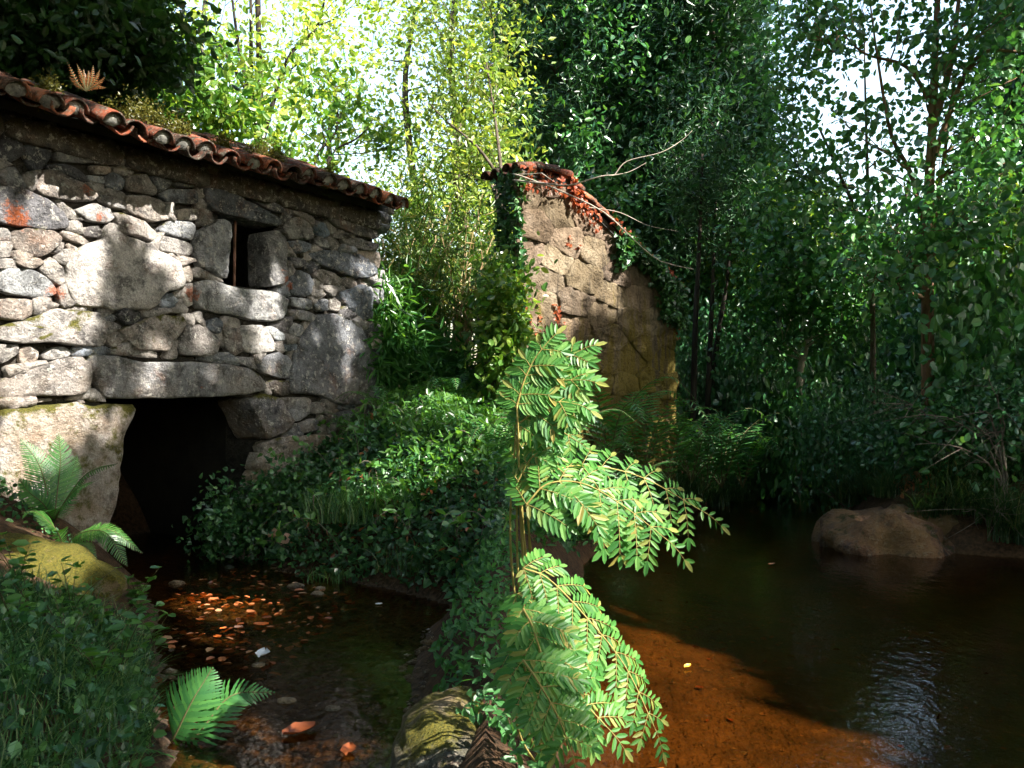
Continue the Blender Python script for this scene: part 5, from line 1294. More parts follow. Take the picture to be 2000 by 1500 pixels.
def build_left_weeds():
    g = np.random.default_rng(95)
    LB = [(-5, 2.0), (-1.2, 2.0), (-1.36, 3.4), (-1.62, 4.0), (-1.97, 4.8), (-2.25, 5.4), (-3.2, 6.2), (-4.6, 6.8)]
    n = 15000; P = scatter(LB, n, g, 0.02); keep = (((P[:, 0] + 3.0) / .95) ** 2 + ((P[:, 1] - 5.15) / .85) ** 2) > 1; P = P[keep]; n = len(P); P[:, 2] += g.uniform(0, .15, n) * (1 + .6 * vnoise(P[:, 0], P[:, 1], 7, 2)); s = g.uniform(.3, 1.0, n) ** 1.6 * 1.25
    V, F = leaves(P, unit(g.normal(size=(n, 3)) + np.array((.2, -.3, .1))), unit(g.normal(size=(n, 3)) * .6 + np.array((.2, -.3, 1))), .05 * s, .035 * s, 'oval')
    o = obj('weed_cover', mesh_np('weed_cover', V, F), M['ivy']); tag(o, 'low leafy weeds over the left bank', 'weeds', kind='stuff')
    n = 6500; P = scatter([(-2.7, 4.6), (-2.15, 5.0), (-1.7, 4.1), (-1.4, 3.4), (-1.3, 2.4), (-2.2, 2.4), (-3.2, 3.6)], n, g, .02); P[:, 2] -= .02
    V, F = blades(P, .24, .003, g, .7); o = obj('grass_cover', mesh_np('grass_cover', V, F), M['grass']); tag(o, 'fine green grass on the left bank below the boulder', 'grass', kind='stuff')
    spots = [(35, 1310, 4.5), (140, 1320, 4.5), (205, 1320, 4.5), (60, 1400, 4.2), (130, 1420, 4.0), (230, 1400, 4.0), (30, 1470, 3.8), (190, 1470, 3.7), (270, 1180, 5.6), (300, 1250, 5.0)]
    labels = ['leafy weed in front of the boulder at the left edge', 'leafy weed below the middle of the boulder', 'leafy weed in the grass below the boulder', 'broad leaved weed at the left edge, low down', 'weed between the left edge and the dim fern',
              'weed just left of the dim fern', 'weed in the bottom left corner', 'weed left of the dim fern base', 'weed where the sunlit fern meets the water', 'small weed at the stream edge above the dim fern']
    for k, (px, py, D) in enumerate(spots):
        b = on(px, py, D); t = thing('weed_plant', labels[k], 'weed', b, 'weeds on the left bank')
        st, la = Acc(), Acc()
        for q in range(5):
            tip = b + np.array((g.normal(0, .09), g.normal(0, .09), g.uniform(.16, .34))); p = bez(b, b + (0, 0, .12), tip, 6); V, F = tube(p, np.linspace(.004, .0015, 6), 4); st.add(V, F)
            m = 9; i = g.integers(1, 6, m); a_ = g.uniform(0, 6.28, m); A = np.stack([np.cos(a_), np.sin(a_), g.uniform(-.2, .5, m)], 1)
            V, F = leaves(p[i], A, rand_dirs(m, 1.5, g), .075 * g.uniform(.6, 1.2, m), .045 * g.uniform(.6, 1.2, m), 'oval'); la.add(V, F)
        st.build('stem', M['rachis_green'], t); la.build('foliage', M['lush'], t, False)
build_left_weeds()

# ------------------------------------------------------------------ stream bed: pebbles and fallen leaves
def build_bed():
    g = np.random.default_rng(99)
    base = Acc(); n = 2600
    P = np.concatenate([scatter([(-2.9, 7.2), (-2.6, 6.5), (-1.9, 4.8), (-1.3, 3.4), (-.35, 3.2), (-.5, 5.6), (-1.5, 7.0), (-2.4, 8.0)], n, g, -99)])
    ico = np.array([(0, 0, 1), (.9, 0, .2), (.28, .85, .2), (-.73, .53, .2), (-.73, -.53, .2), (.28, -.85, .2), (0, 0, -.6)]); fa = np.array([[0, 1, 2], [0, 2, 3], [0, 3, 4], [0, 4, 5], [0, 5, 1], [6, 2, 1], [6, 3, 2], [6, 4, 3], [6, 5, 4], [6, 1, 5]])
    sz = g.uniform(.006, .028, n) * g.choice([1, 1, 1, 1.8], n); a_ = g.uniform(0, 6.28, n)
    V = ico[None] * np.stack([sz * g.uniform(.8, 1.4, n), sz, sz * .55], 1)[:, None, :]
    ca, sa_ = np.cos(a_)[:, None], np.sin(a_)[:, None]; V = np.stack([V[..., 0] * ca - V[..., 1] * sa_, V[..., 0] * sa_ + V[..., 1] * ca, V[..., 2]], -1) + P[:, None, :] + np.array((0, 0, .004))
    F = (np.arange(n)[:, None, None] * 7 + fa[None]).reshape(-1, 3)
    o = obj('gravel', mesh_np('gravel', V.reshape(-1, 3), F, True), M['boulder']); o.color = (.6, .5, .42, 0); tag(o, 'brown gravel on the stream bed before the tunnel', 'gravel', kind='stuff')
    sp = [(510, 1223, .095, 'orange_leaf', 'bright orange fallen leaf in the stream, right of its cluster'), (425, 1247, .07, 'orange_leaf', 'orange leaf nearest the viewer in the sunny stream patch'), (436, 1230, .055, 'orange_leaf', 'small red orange leaf in the middle of the stream leaves'),
          (390, 1213, .055, 'orange_leaf', 'orange leaf at the left of the stream leaves'), (470, 1222, .06, 'orange_leaf', 'red leaf left of the brightest orange leaf'), (418, 1174, .10, 'dead_leaf', 'long brown leaf lying on the gravel by the tunnel'),
          (490, 1198, .08, 'dead_leaf', 'tan leaf above the brightest orange leaf'), (466, 1228, .07, 'pink_leaf', 'pale leaf among the orange stream leaves'), (512, 1281, .13, 'white_leaf', 'white curled leaf alone on the dark stream'),
          (585, 1432, .15, 'rust_leaf', 'large dim orange leaf at the bottom of the stream'), (300, 1335, .12, 'rust_leaf', 'brown leaf at the foot of the dim fern'), (680, 1470, .1, 'rust_leaf', 'small rust leaf on the dark bed near the bottom'),
          (740, 1182, .05, 'white_leaf', 'tiny pale leaf on the dark water below the grass'), (577, 1142, .07, 'pink_leaf', 'tan leaf at the waterline below the ivy')]
    for k, (px, py, L, m, lab) in enumerate(sp):
        D = EYE * FPX / (py - HY); p = at(px, py, D); a = g.uniform(0, 6.28)
        big_leaf('fallen_leaf', lab, np.array((p[0], p[1], .006)) - np.array((math.cos(a), math.sin(a), 0)) * L * .5, (math.cos(a), math.sin(a), .05), (0, -.1, 1), L, L * .62, m, 'leaves fallen in the stream', .18, seed=k, wav=.12)
    st = [(578, 1145, .05), (625, 1150, .035), (345, 1140, .05), (505, 1300, .03), (620, 1160, .04), (560, 1370, .035), (650, 1385, .03)]
    for k, (px, py, r) in enumerate(st):
        D = EYE * FPX / (py - HY); p = at(px, py, D)
        rock('pebble', ['grey pebble at the waterline below the ivy, left one', 'grey pebble at the waterline below the ivy, right one', 'pebble at the tunnel mouth', 'pebble beside the white leaf', 'flat pebble between the two waterline pebbles', 'pebble right of the white leaf, nearer', 'pebble deep in the dark stream'][k],
             (p[0], p[1], .0), (r * 1.3, r, r * .6), 'boulder', 30 + k, 0, (1.3, 1.25, 1.2), .2, 'pebble', 'pebbles in the stream', 2)
build_bed()
def build_litter():
    g = np.random.default_rng(107)
    P = scatter([(-2.7, 7.0), (-2.5, 6.2), (-2.0, 5.0), (-1.3, 4.6), (-1.1, 6.4), (-1.6, 6.9), (-2.3, 7.6)], 420, g, -99); n = len(P); P[:, 2] = g.uniform(-.03, .006, n); s_ = g.uniform(.4, 1.2, n)
    V, F = leaves(P, unit(g.normal(size=(n, 3)) * (1, 1, .12)), unit(g.normal(size=(n, 3)) * .2 + (0, 0, 1.0)), .07 * s_, .04 * s_, 'oval')
    o = obj('leaf_litter', mesh_np('leaf_litter', V, F), M['dead_leaf']); tag(o, 'brown leaf litter drifted in the stream before the tunnel', 'leaf litter', kind='stuff')
    P = scatter([(.4, 3.0), (.5, 6.5), (1.2, 9.0), (3.2, 8.0), (4.0, 4.0), (3.0, 3.0)], 160, g, -99); n = len(P); P[:, 2] = ground_z(P[:, 0], P[:, 1]) + .012; s_ = g.uniform(.4, 1.2, n)
    V, F = leaves(P, unit(g.normal(size=(n, 3)) * (1, 1, .12)), unit(g.normal(size=(n, 3)) * .25 + (0, 0, 1.0)), .06 * s_, .035 * s_, 'oval')
    o = obj('leaf_litter', mesh_np('leaf_litter', V, F), M['rust_leaf']); tag(o, 'sunken brown leaves on the amber pool bed', 'leaf litter', kind='stuff')
    n = 900; P = scatter([(.3, 3.0), (.4, 6.5), (.9, 8.6), (3.2, 7.5), (4.2, 4.0), (3.0, 3.0)], n, g, -99); sz = g.uniform(.006, .03, n) ** 1.0
    ico = np.array([(0, 0, 1), (.9, 0, .2), (.28, .85, .2), (-.73, .53, .2), (-.73, -.53, .2), (.28, -.85, .2)]); fa = np.array([[0, 1, 2], [0, 2, 3], [0, 3, 4], [0, 4, 5], [0, 5, 1]])
    V = ico[None] * np.stack([sz * 1.2, sz, sz * .6], 1)[:, None, :] + P[:, None, :]
    o = obj('gravel', mesh_np('gravel', V.reshape(-1, 3), (np.arange(n)[:, None, None] * 6 + fa[None]).reshape(-1, 3), True), M['pool_stone']); o.color = (1.4, 1.0, .7, 0); tag(o, 'scattered small stones on the amber pool bed', 'gravel', kind='stuff')
build_litter()

# ------------------------------------------------------------------ roof growth
def roof_edge(px, py): u, z = wall_uz(px, py, .3); q = PR + NW * .3 + u * DL; return np.array((q[0], q[1], z))
gr = np.random.default_rng(101)
b0 = roof_edge(168, 178); D0 = b0[1]
def RF(pts): return [(np.array([b0] + [at(*p, D0) for p in q]), np.array((.3, -.8, .3)), .026) for q in pts]
fern('dead_fern', 'dry orange fern on the roof edge at the left', b0, RF([[(165, 160), (163, 135)], [(178, 160), (182, 128)], [(150, 160), (130, 118)], [(185, 170), (208, 172)], [(160, 150), (150, 125)], [(190, 165), (205, 150)], [(172, 158), (173, 138)], [(155, 168), (135, 150)], [(184, 160), (195, 136)]]), 'dead_fern', gr, pairs=12, pw=.005)
for k, (px, py, w, lab) in enumerate([(255, 212, .22, 'moss cushion on the roof edge right of the dry fern'), (295, 232, .2, 'moss cushion hanging over the middle of the eave'), (505, 292, .18, 'moss cushion on the eave above the window'), (535, 303, .12, 'small moss cushion on the eave right of the window'), (90, 170, .10, 'small moss cushion at the left end of the roof edge'), (350, 252, .10, 'small moss cushion between the two larger ones on the eave'), (430, 278, .10, 'small moss cushion on the eave left of the window'), (640, 338, .08, 'small moss cushion near the right end of the eave')]):
    p = roof_edge(px, py); n = 900; C = gr.normal(size=(n, 3)) * np.array((w * .45, w * .45, .05)) + np.array((0, 0, -.01)); C[:, 2] -= .10 * (C[:, 0] < 0) * gr.random(n)
    V, F = leaves(C, rand_dirs(n, .2, gr), rand_dirs(n, .3, gr), .03 * gr.uniform(.6, 1.4, n), .012, 'diamond'); o = obj('moss_cushion', mesh_np('moss_cushion', V, F), M['moss_green']); o.location = Vector(p); tag(o, lab, 'moss', 'moss on the mill roof')

# ------------------------------------------------------------------ royal fern on the spit (foreground)
def build_royal():
    g = np.random.default_rng(111)
    b = np.array((0.12, 3.15, gz(0.12, 3.15) - .02))
    t = thing('royal_fern', 'big sunlit fern with oblong leaflets leaning over the brown pool', 'fern', b)
    UPC = np.array((0.05, -.75, .66))
    def fr(stem, pts, face, npairs, plen, **k):
        royal_frond(np.array([at(p[0] + 10, p[1], p[2]) for p in pts]), face, npairs, plen, g, t, stem=[b, (b * .35 + .65 * at(pts[0][0] + 16, pts[0][1] + 40, pts[0][2] + .15)) + g.normal(0, .05, 3)], **k)
    # top spray
    fr([], [(1000, 800, 3.1), (1030, 745, 3.1), (1075, 710, 3.1), (1128, 682, 3.1)], (0.0, -.85, .5), 8, .14, sides=(.6, .9), droop=.15)
    fr([], [(1000, 800, 2.95), (1035, 768, 2.95), (1080, 745, 2.93), (1125, 742, 2.9)], (0.0, -.8, .6), 8, .14, sides=(.8, .8), droop=.15)
    fr([], [(1000, 790, 2.85), (1015, 740, 2.85), (1035, 700, 2.85), (1060, 668, 2.85)], (0.1, -.85, .4), 7, .13, sides=(.3, .9), droop=.15)
    fr([], [(1000, 830, 2.9), (1040, 800, 2.9), (1080, 785, 2.88), (1120, 790, 2.86)], (0.0, -.75, .65), 7, .12, sides=(.7, .8), droop=.2)
    fr([], [(1002, 900, 3.1), (1035, 845, 3.1), (1075, 838, 3.1), (1118, 862, 3.1)], (0.0, -.7, .7), 7, .11, sides=(.7, .9), pin=.05, droop=.15)
    fr([], [(1002, 940, 2.9), (1020, 905, 2.9), (1040, 885, 2.9), (1066, 888, 2.9)], (0.0, -.7, .7), 5, .09, sides=(.6, .8), pin=.045, droop=.2)
    # the long arching frond
    fr([(1012, 1180, 2.8), (1014, 1020, 2.9)], [(1020, 960, 2.95), (1075, 918, 3.0), (1150, 910, 3.03), (1250, 935, 3.05), (1365, 1000, 3.05)], UPC, 9, .24, droop=.2, sides=(.45, 1.0), ang=66)
    fr([(1012, 1180, 2.75), (1014, 1040, 2.8)], [(1018, 985, 2.8), (1060, 945, 2.82), (1130, 945, 2.83), (1210, 990, 2.82), (1300, 1060, 2.78)], UPC, 8, .2, droop=.2, sides=(.7, 1.0), ang=64)
    # lower fronds over the water
    fr([(1012, 1300, 2.6), (1010, 1160, 2.6)], [(1012, 1110, 2.6), (1060, 1130, 2.6), (1130, 1200, 2.58), (1210, 1300, 2.55), (1275, 1435, 2.5)], (0.35, -.6, .7), 10, .15, droop=.12, sides=(.75, .85), ang=58, pin=.05)
    fr([(1012, 1330, 2.5), (1010, 1260, 2.45)], [(1012, 1235, 2.45), (1045, 1275, 2.4), (1110, 1350, 2.38), (1185, 1430, 2.35)], (0.1, -.7, .7), 8, .16, droop=.15, sides=(.9, .9), ang=64, pin=.052)
    fr([(1012, 1330, 2.45), (1010, 1230, 2.4)], [(1012, 1190, 2.4), (1030, 1225, 2.35), (1055, 1310, 2.3), (1068, 1420, 2.25)], (0.1, -.8, .6), 7, .13, droop=.15, sides=(.95, .45), ang=64, pin=.05)
    fr([(1012, 1250, 2.6), (1010, 1130, 2.6)], [(1002, 1160, 2.6), (1030, 1180, 2.55), (1066, 1240, 2.5), (1085, 1330, 2.45)], (0.2, -.8, .6), 7, .11, droop=.15, sides=(.95, .5), ang=64, pin=.05)
    fr([(1012, 1300, 2.3)], [(1012, 1290, 2.25), (1040, 1330, 2.2), (1080, 1400, 2.18), (1110, 1480, 2.15)], (0.1, -.75, .65), 6, .14, droop=.15, sides=(.9, .6), ang=64, pin=.05)
build_royal()

# ------------------------------------------------------------------ creepers on the shed
def build_creepers():
    g = np.random.default_rng(121); top = np.array(V_TOP)
    n = 2600; s = g.uniform(0.55, 1, n); L = len(top) - 1
    uu = np.interp(s * L, np.arange(L + 1), top[:, 0]); zz = np.interp(s * L, np.arange(L + 1), top[:, 1])
    hang = np.clip(vnoise(uu, uu * 0, 8, 3), 0, 1) * .55 + .12 + .35 * (uu > top[-1][0] - .35)
    P = shed_p(uu + g.normal(0, .05, n), zz - g.uniform(-.08, 1, n) ** 1.3 * hang if False else zz + .06 - g.uniform(0, 1, n) * hang, .05 + g.uniform(0, .14, n))
    sz = g.uniform(.6, 1.3, n); V, F = leaves(P, unit(g.normal(size=(n, 3)) + np.array((0, -.3, -.8))), unit(g.normal(size=(n, 3)) * .5 + np.array((SN[0], SN[1], .3))), .075 * sz, .065 * sz, 'heart')
    o = obj('ivy_plant', mesh_np('ivy_plant', V, F), M['ivy']); tag(o, 'dark ivy hanging from the shed verge', 'ivy')
    n = 1500; zz = g.uniform(1.2, 4.05, n); P = shed_p(.02 + np.abs(g.normal(0, .05, n)) * (1 + .8 * np.sin(zz * 5)) - .04, zz, g.uniform(-.35, .1, n))
    sz = g.uniform(.6, 1.3, n); V, F = leaves(P, unit(g.normal(size=(n, 3)) + np.array((-.2, -.3, -.8))), unit(g.normal(size=(n, 3)) * .5 + np.array((-.5, -.8, .3))), .075 * sz, .065 * sz, 'heart')
    o = obj('ivy_plant', mesh_np('ivy_plant', V, F), M['ivy']); tag(o, 'ivy covering the left end of the shed wall', 'ivy')
    # red creeper: along the top and down the wall
    pts = []
    m = 330; s = g.uniform(0, .45, m); uu = np.interp(s * L, np.arange(L + 1), top[:, 0]); zz = np.interp(s * L, np.arange(L + 1), top[:, 1]); pts.append(shed_p(uu, zz + .05 - g.uniform(0, .32, m) ** 1.2, .07 + g.uniform(0, .06, m)))
    m = 200; s = g.uniform(.5, 1, m); uu = np.interp(s * L, np.arange(L + 1), top[:, 0]); zz = np.interp(s * L, np.arange(L + 1), top[:, 1]); pts.append(shed_p(uu, zz + .12 - g.uniform(0, .1, m), .1 + g.uniform(0, .06, m)))
    for px, y0, y1, k in [(1012, 590, 660, 26), (1030, 605, 670, 30), (1050, 615, 660, 18), (1085, 590, 680, 60), (1105, 460, 480, 10), (1125, 475, 490, 8), (1315, 620, 660, 16), (1070, 330, 350, 20)]:
        for q in range(k):
            u, z = shed_uz(px + g.normal(0, 4), g.uniform(y0, y1)); pts.append(shed_p([u], [z], [.03 + g.uniform(0, .03)]))
    P = np.concatenate(pts); n = len(P); sz = g.uniform(.5, 1.2, n)
    V, F = leaves(P, unit(g.normal(size=(n, 3)) + np.array((0, 0, -.8))), unit(g.normal(size=(n, 3)) * .5 + np.array((SN[0], SN[1], .2))), .06 * sz, .05 * sz, 'heart')
    o = obj('red_creeper', mesh_np('red_creeper', V, F), M['creeper_red']); tag(o, 'reddish creeper leaves on the shed wall and verge', 'creeper')
    # pale bare branch reaching across the shed from the crooked tree
    br = Acc()
    for q, r in [([(985, 350, 10.7), (1003, 352, 9.6), (1060, 358, 9.2), (1110, 362, 9.0), (1170, 345, 9.0), (1200, 342, 9.0)], .013), ([(1200, 342, 9), (1225, 315, 9.0), (1290, 298, 9.0), (1330, 275, 9.1), (1352, 255, 9.1)], .006),
                 ([(985, 340, 10.7), (1003, 340, 9.6), (1040, 352, 9.3), (1100, 375, 9.1), (1180, 415, 9.0), (1240, 470, 9.1), (1290, 510, 9.2), (1355, 526, 9.3)], .010), ([(1150, 405, 9.05), (1210, 415, 9.05), (1265, 440, 9.1), (1325, 452, 9.2)], .005),
                 ([(1003, 341, 9.6), (1030, 340, 9.4), (1058, 338, 9.3)], .006), ([(1115, 358, 9), (1124, 345, 9), (1128, 336, 9)], .004), ([(1058, 338, 9.3), (1075, 350, 9.2), (1090, 360, 9.1)], .005), ([(1195, 343, 9), (1230, 335, 9.1), (1262, 318, 9.2)], .004)]:
        p = smooth_path([at(*v) for v in q], 16); V, F = tube(p, np.linspace(r, r * .45, len(p)), 6); br.add(V, F)
    V, F = br.get(); off = np.array(crooked.location)
    o = obj('bare_branch', mesh_np('bare_branch', V - off, F, True), M['twig'], crooked); o['label'] = 'pale leafless branch reaching across the shed'
build_creepers()

# ------------------------------------------------------------------ dark evergreen wood behind the pool
def proto_evergreen(seed, H, rx, n, per, mat='evergreen', L=.15, W=.028, low=.12, sig=.26, bark='bark', shape='lance', droop=.3):
    g = np.random.default_rng(seed)
    cl = []
    for k in range(n):
        z = g.uniform(low, 1.0); r = rx * (1.0 - 0.45 * z) * g.uniform(.25, 1) ** .5; a = g.uniform(0, 6.28); cl.append((r * math.cos(a), r * math.sin(a), z * H))
    return tree('evergreen_tree', 'x', [(0, 0, -.2), (.1, 0, H * .35), (-.08, .05, H * .7), (0, 0, H)], .14, np.array(cl), sig, per, L, W, mat, bark, seed, 'evergreens behind the pool', shape, .3, droop, share=1.0)
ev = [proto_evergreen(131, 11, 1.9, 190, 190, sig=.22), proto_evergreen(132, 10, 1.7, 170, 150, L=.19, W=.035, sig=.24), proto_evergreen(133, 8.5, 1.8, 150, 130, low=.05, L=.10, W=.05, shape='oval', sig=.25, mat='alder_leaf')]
spots = [(1105, 17.0, 0, 1.0, .4), (1185, 17.6, 1, 1.15, 2.1), (1262, 16.6, 2, 1.25, 1.2), (1325, 17.0, 0, .95, 3.3), (1385, 16.0, 1, .95, 4.4), (1120, 20.0, 0, 1.2, 5.1), (1230, 20.6, 1, 1.25, .8), (1330, 20.2, 2, 1.35, 2.8), (1400, 18.6, 0, .9, 1.9), (1580, 20.5, 2, .36, .3), (2085, 15.5, 0, 1.0, 1.1), (2150, 13.5, 1, 1.0, 2.6), (1090, 23, 2, 1.6, .2), (1500, 16.8, 2, .42, 4.9), (2110, 18.0, 2, 1.2, 4.0)]
elab = ['dark evergreen directly behind the shed top', 'second dark evergreen right of the shed top', 'dark evergreen above the low end of the shed', 'dark evergreen behind the thin dark trunks', 'dark evergreen at the left edge of the sky gap, front one',
        'evergreen deep behind the shed top', 'evergreen deep behind the low end of the shed', 'evergreen deep behind the thin dark trunks', 'evergreen deep at the left edge of the sky gap', 'shorter evergreen under the sky gap, far back', 'evergreen right of the leaning alder trunks', 'evergreen at the right edge of the view',
        'farthest evergreen above the shed', 'low evergreen below the left of the sky gap', 'far evergreen behind the right edge of the view']
used = set()
for k, (px, D, i, sc, rz) in enumerate(spots):
    if i in used: o = copy_tree(ev[i])
    else: o = ev[i]; used.add(i)
    x = (px - CX) / FPX * D; o.location = (x, D, gz(x, D) - .1); o.scale = (sc, sc, sc * 1.02); o.rotation_euler = (0, 0, rz); o['label'] = elab[k]

def build_backwood():
    """the wood that closes the view far behind: one mass"""
    g = np.random.default_rng(139); n = 52000
    x = g.uniform(.5, 24, n); y = 24 + g.uniform(0, 4, n); px = x / y * FPX + CX
    top = np.where((px > 1500) & (px < 2000), 4.6, 12.5) + 1.2 * vnoise(x, y, 2.0, 6)
    z = 2.0 + g.uniform(0, 1, n) * (top - 2.0); C = np.stack([x, y, z], 1)
    V, F = leaves(C, rand_dirs(n, -.2, g), rand_dirs(n, .4, g), .34 * g.uniform(.6, 1.3, n), .15, 'diamond')
    o = obj('distant_wood', mesh_np('distant_wood', V, F), M['evergreen']); tag(o, 'dark wood closing the view behind the pool', 'wood', kind='stuff')
build_backwood()

# thin dark trunks right of the shed
for k, (p, lab) in enumerate([([(1352, 800), (1358, 640), (1366, 480), (1372, 300)], 'thin dark trunk nearest the shed corner'), ([(1378, 800), (1388, 650), (1392, 560), (1398, 380)], 'thin dark trunk in the middle behind the ferns'), ([(1372, 770), (1402, 660), (1418, 560), (1432, 430)], 'thin dark leaning trunk on the right behind the ferns')]):
    D = 13.2 + .3 * k; pts = [G(p[0][0], D)] + [at(a, b, D) for a, b in p[1:]]; gg = np.random.default_rng(140 + k)
    cl = ellipsoid_clumps(pts[-1], (.5, .5, .8), 14, gg); tree('slender_tree', lab, pts, .055, cl, .25, 90, .13, .03, 'evergreen', 'bark_dark', 145 + k, 'slender dark trunks behind the ferns', 'lance')

# ------------------------------------------------------------------ alders and shrubs on the right bank
ga = np.random.default_rng(151)
c = px_clumps([(1870, 120, 10.5, (.8, 1.0, .7), 26), (1700, 40, 10.8, (.8, 1.0, .28), 16), (1940, 260, 10.0, (.45, .9, .7), 26), (1800, 330, 10.2, (.6, .9, .6), 10), (1640, 270, 10.2, (.3, .7, .45), 8), (1900, 420, 9.8, (.7, .8, .4), 34), (1720, 500, 10, (.7, .8, .35), 30), (1960, 40, 10, (.6, .8, .5), 24), (1560, 40, 11, (.5, .8, .25), 14)], ga)
tree('alder_tree', 'tall alder with brown trunks against the sky gap', [G(1812, 10.6), at(1812, 640, 10.5), at(1812, 430, 10.5), at(1822, 230, 10.5), at(1828, 60, 10.5), at(1838, -120, 10.5)], .085, c, .26, 27, .095, .07, 'alder_leaf', 'bark_warm', 152, shape='oval', droop=.6,
     extra=[([at(1820, 260, 10.5), at(1858, 120, 10.4), at(1870, 20, 10.3), at(1880, -60, 10.3)], .05), ([at(1800, 430, 10.6), at(1780, 340, 10.7), at(1740, 260, 10.7), at(1715, 120, 10.8), at(1700, 10, 10.9)], .035), ([at(1815, 480, 10.5), at(1845, 300, 10.5), at(1862, 160, 10.6)], .035), ([at(1818, 200, 10.5), at(1770, 130, 10.5), at(1690, 105, 10.6), at(1640, 60, 10.7)], .03), ([at(1815, 330, 10.5), at(1900, 120, 10.2), at(2000, 100, 10.0)], .04)])
c = px_clumps([(1600, 380, 11.8, (.35, .6, .5), 9), (1530, 470, 12, (.5, .6, .4), 22), (1690, 420, 11.8, (.4, .6, .4), 7), (1600, 520, 12, (.7, .7, .35), 34), (1720, 240, 12, (.4, .5, .4), 4), (1545, 150, 12, (.4, .5, .6), 12), (1530, 300, 12, (.35, .5, .4), 10), (1600, 60, 12, (.4, .4, .3), 7)], ga)
tree('alder_tree', 'slim alder with a leaning stem left of the sky gap', [G(1700, 12.2), at(1705, 640, 12), at(1690, 470, 11.9), at(1640, 340, 11.8), at(1600, 250, 11.8)], .045, c, .26, 46, .09, .062, 'alder_leaf', 'bark', 153, shape='oval', droop=.6,
     extra=[([at(1698, 540, 12), at(1694, 330, 12), at(1690, 180, 12.1), at(1688, 60, 12.1)], .03), ([at(1720, 520, 12), at(1760, 420, 12), at(1778, 340, 12)], .045)])
c = px_clumps([(1560, 560, 12.8, (.6, .6, .35), 26), (1640, 610, 12.6, (.6, .6, .3), 26), (1500, 620, 13, (.5, .6, .4), 22)], ga)
tree('alder_tree', 'short pale trunk in the middle of the far undergrowth', [G(1562, 13), at(1562, 745, 12.9), at(1572, 690, 12.9), at(1580, 625, 12.9), at(1570, 540, 12.9)], .06, c, .26, 60, .085, .055, 'alder_leaf', 'twig', 154, shape='oval', droop=.5)

for k, (sp, lab) in enumerate([([(1540, 420, 14.6, (.7, .6, .6), 34), (1590, 500, 14.4, (.6, .6, .4), 22)], 'bright leaved young tree left below the sky gap'), ([(1470, 520, 15, (.6, .6, .7), 34)], 'green young tree right of the slender trunks'),
                              ([(1680, 500, 21, (1.1, .8, .7), 40), (1760, 560, 21, (1.0, .8, .6), 34)], 'green young tree below the middle of the sky gap'), ([(1930, 470, 11.5, (.5, .6, .5), 30)], 'green young tree by the right edge')]):
    c = px_clumps(sp, ga); m_ = c.mean(0); b = np.array((m_[0], m_[1], gz(m_[0], m_[1]) - .1))
    tree('young_tree', lab, [b, b + (.1, 0, (m_[2] - b[2]) * .5), m_, m_ + (0, 0, .5)], .045, c, .24, 60, .11, .06, 'mid_leaf', 'bark', 156 + k, 'young trees behind the pool', 'oval', droop=.4)

# undergrowth shrubs: two prototypes copied along the banks
def proto_shrub(seed, mat, L, W, n=46, per=60, shape='oval'):
    return shrub('bank_shrub', 'x', (0, 0, .55), (.75, .6, .5), n, .17, per, L, W, mat, seed, 'shrubs along the pool banks', shape, base=(0, 0, 0), droop=.5)
shp = [proto_shrub(161, 'shrub_leaf', .075, .05), proto_shrub(162, 'alder_leaf', .095, .065, 40, 44), proto_shrub(163, 'shrub_leaf', .06, .035, 56, 80)]
ss = [(1480, 700, 14.0, 1.2), (1560, 790, 13.0, 1.0), (1640, 700, 16.0, 1.5), (1690, 790, 15.0, 1.1), (1760, 680, 17.0, 1.6), (1830, 760, 16.0, 1.3), (1905, 650, 14.5, 1.5), (1960, 720, 9.6, 1.1), (1660, 850, 11.4, .9), (1770, 860, 9.9, .8), (1900, 840, 9.2, .9), (1600, 620, 17.0, 1.5), (1700, 580, 19.0, 1.7), (1830, 560, 19.0, 1.7), (1950, 560, 15.5, 1.5), (1430, 640, 15.5, 1.2), (1530, 850, 13.6, .8), (2010, 800, 9.0, 1.0), (1480, 760, 13.4, .9), (1990, 620, 10.4, 1.2), (1360, 700, 14.5, 1.1)]
slab = ['shrub behind the bright ferns right of the slender trunks', 'shrub right of the short pale trunk base', 'shrub right of the short pale trunk', 'shrub above the mossy pool rock, left of two', 'shrub in front of the tall alder foot', 'low shrub in front of the tall alder foot', 'shrub right of the tall alder trunk', 'shrub among the bare twigs at the right',
        'low shrub hanging over the dark ravine end', 'low shrub just behind the pool rock', 'low shrub below the bare twigs', 'far shrub left of the slim alder', 'far shrub behind the slim alder', 'far shrub behind the tall alder', 'far shrub at the right, under the evergreen', 'far shrub behind the slender trunks', 'low shrub at the head of the pool', 'shrub at the right edge above the bank', 'low shrub right of the bright ferns', 'shrub at the right edge beside the bare twigs', 'shrub right of the shed corner']
us = set()
for k, (px, py, D, sc) in enumerate(ss):
    i = k % 3
    if i in us: o = copy_tree(shp[i])
    else: o = shp[i]; us.add(i)
    p = at(px, py, D); zg = gz(p[0], p[1]); z = p[2] - .62 * sc
    o.location = (p[0], p[1], min(z, zg) if z < zg + .4 else zg); zsc = max(sc, (p[2] - o.location.z) / .62); o.scale = (sc, sc, min(zsc, sc * 1.9)); o.rotation_euler = (0, 0, ga.uniform(0, 6.28)); o['label'] = slab[k]

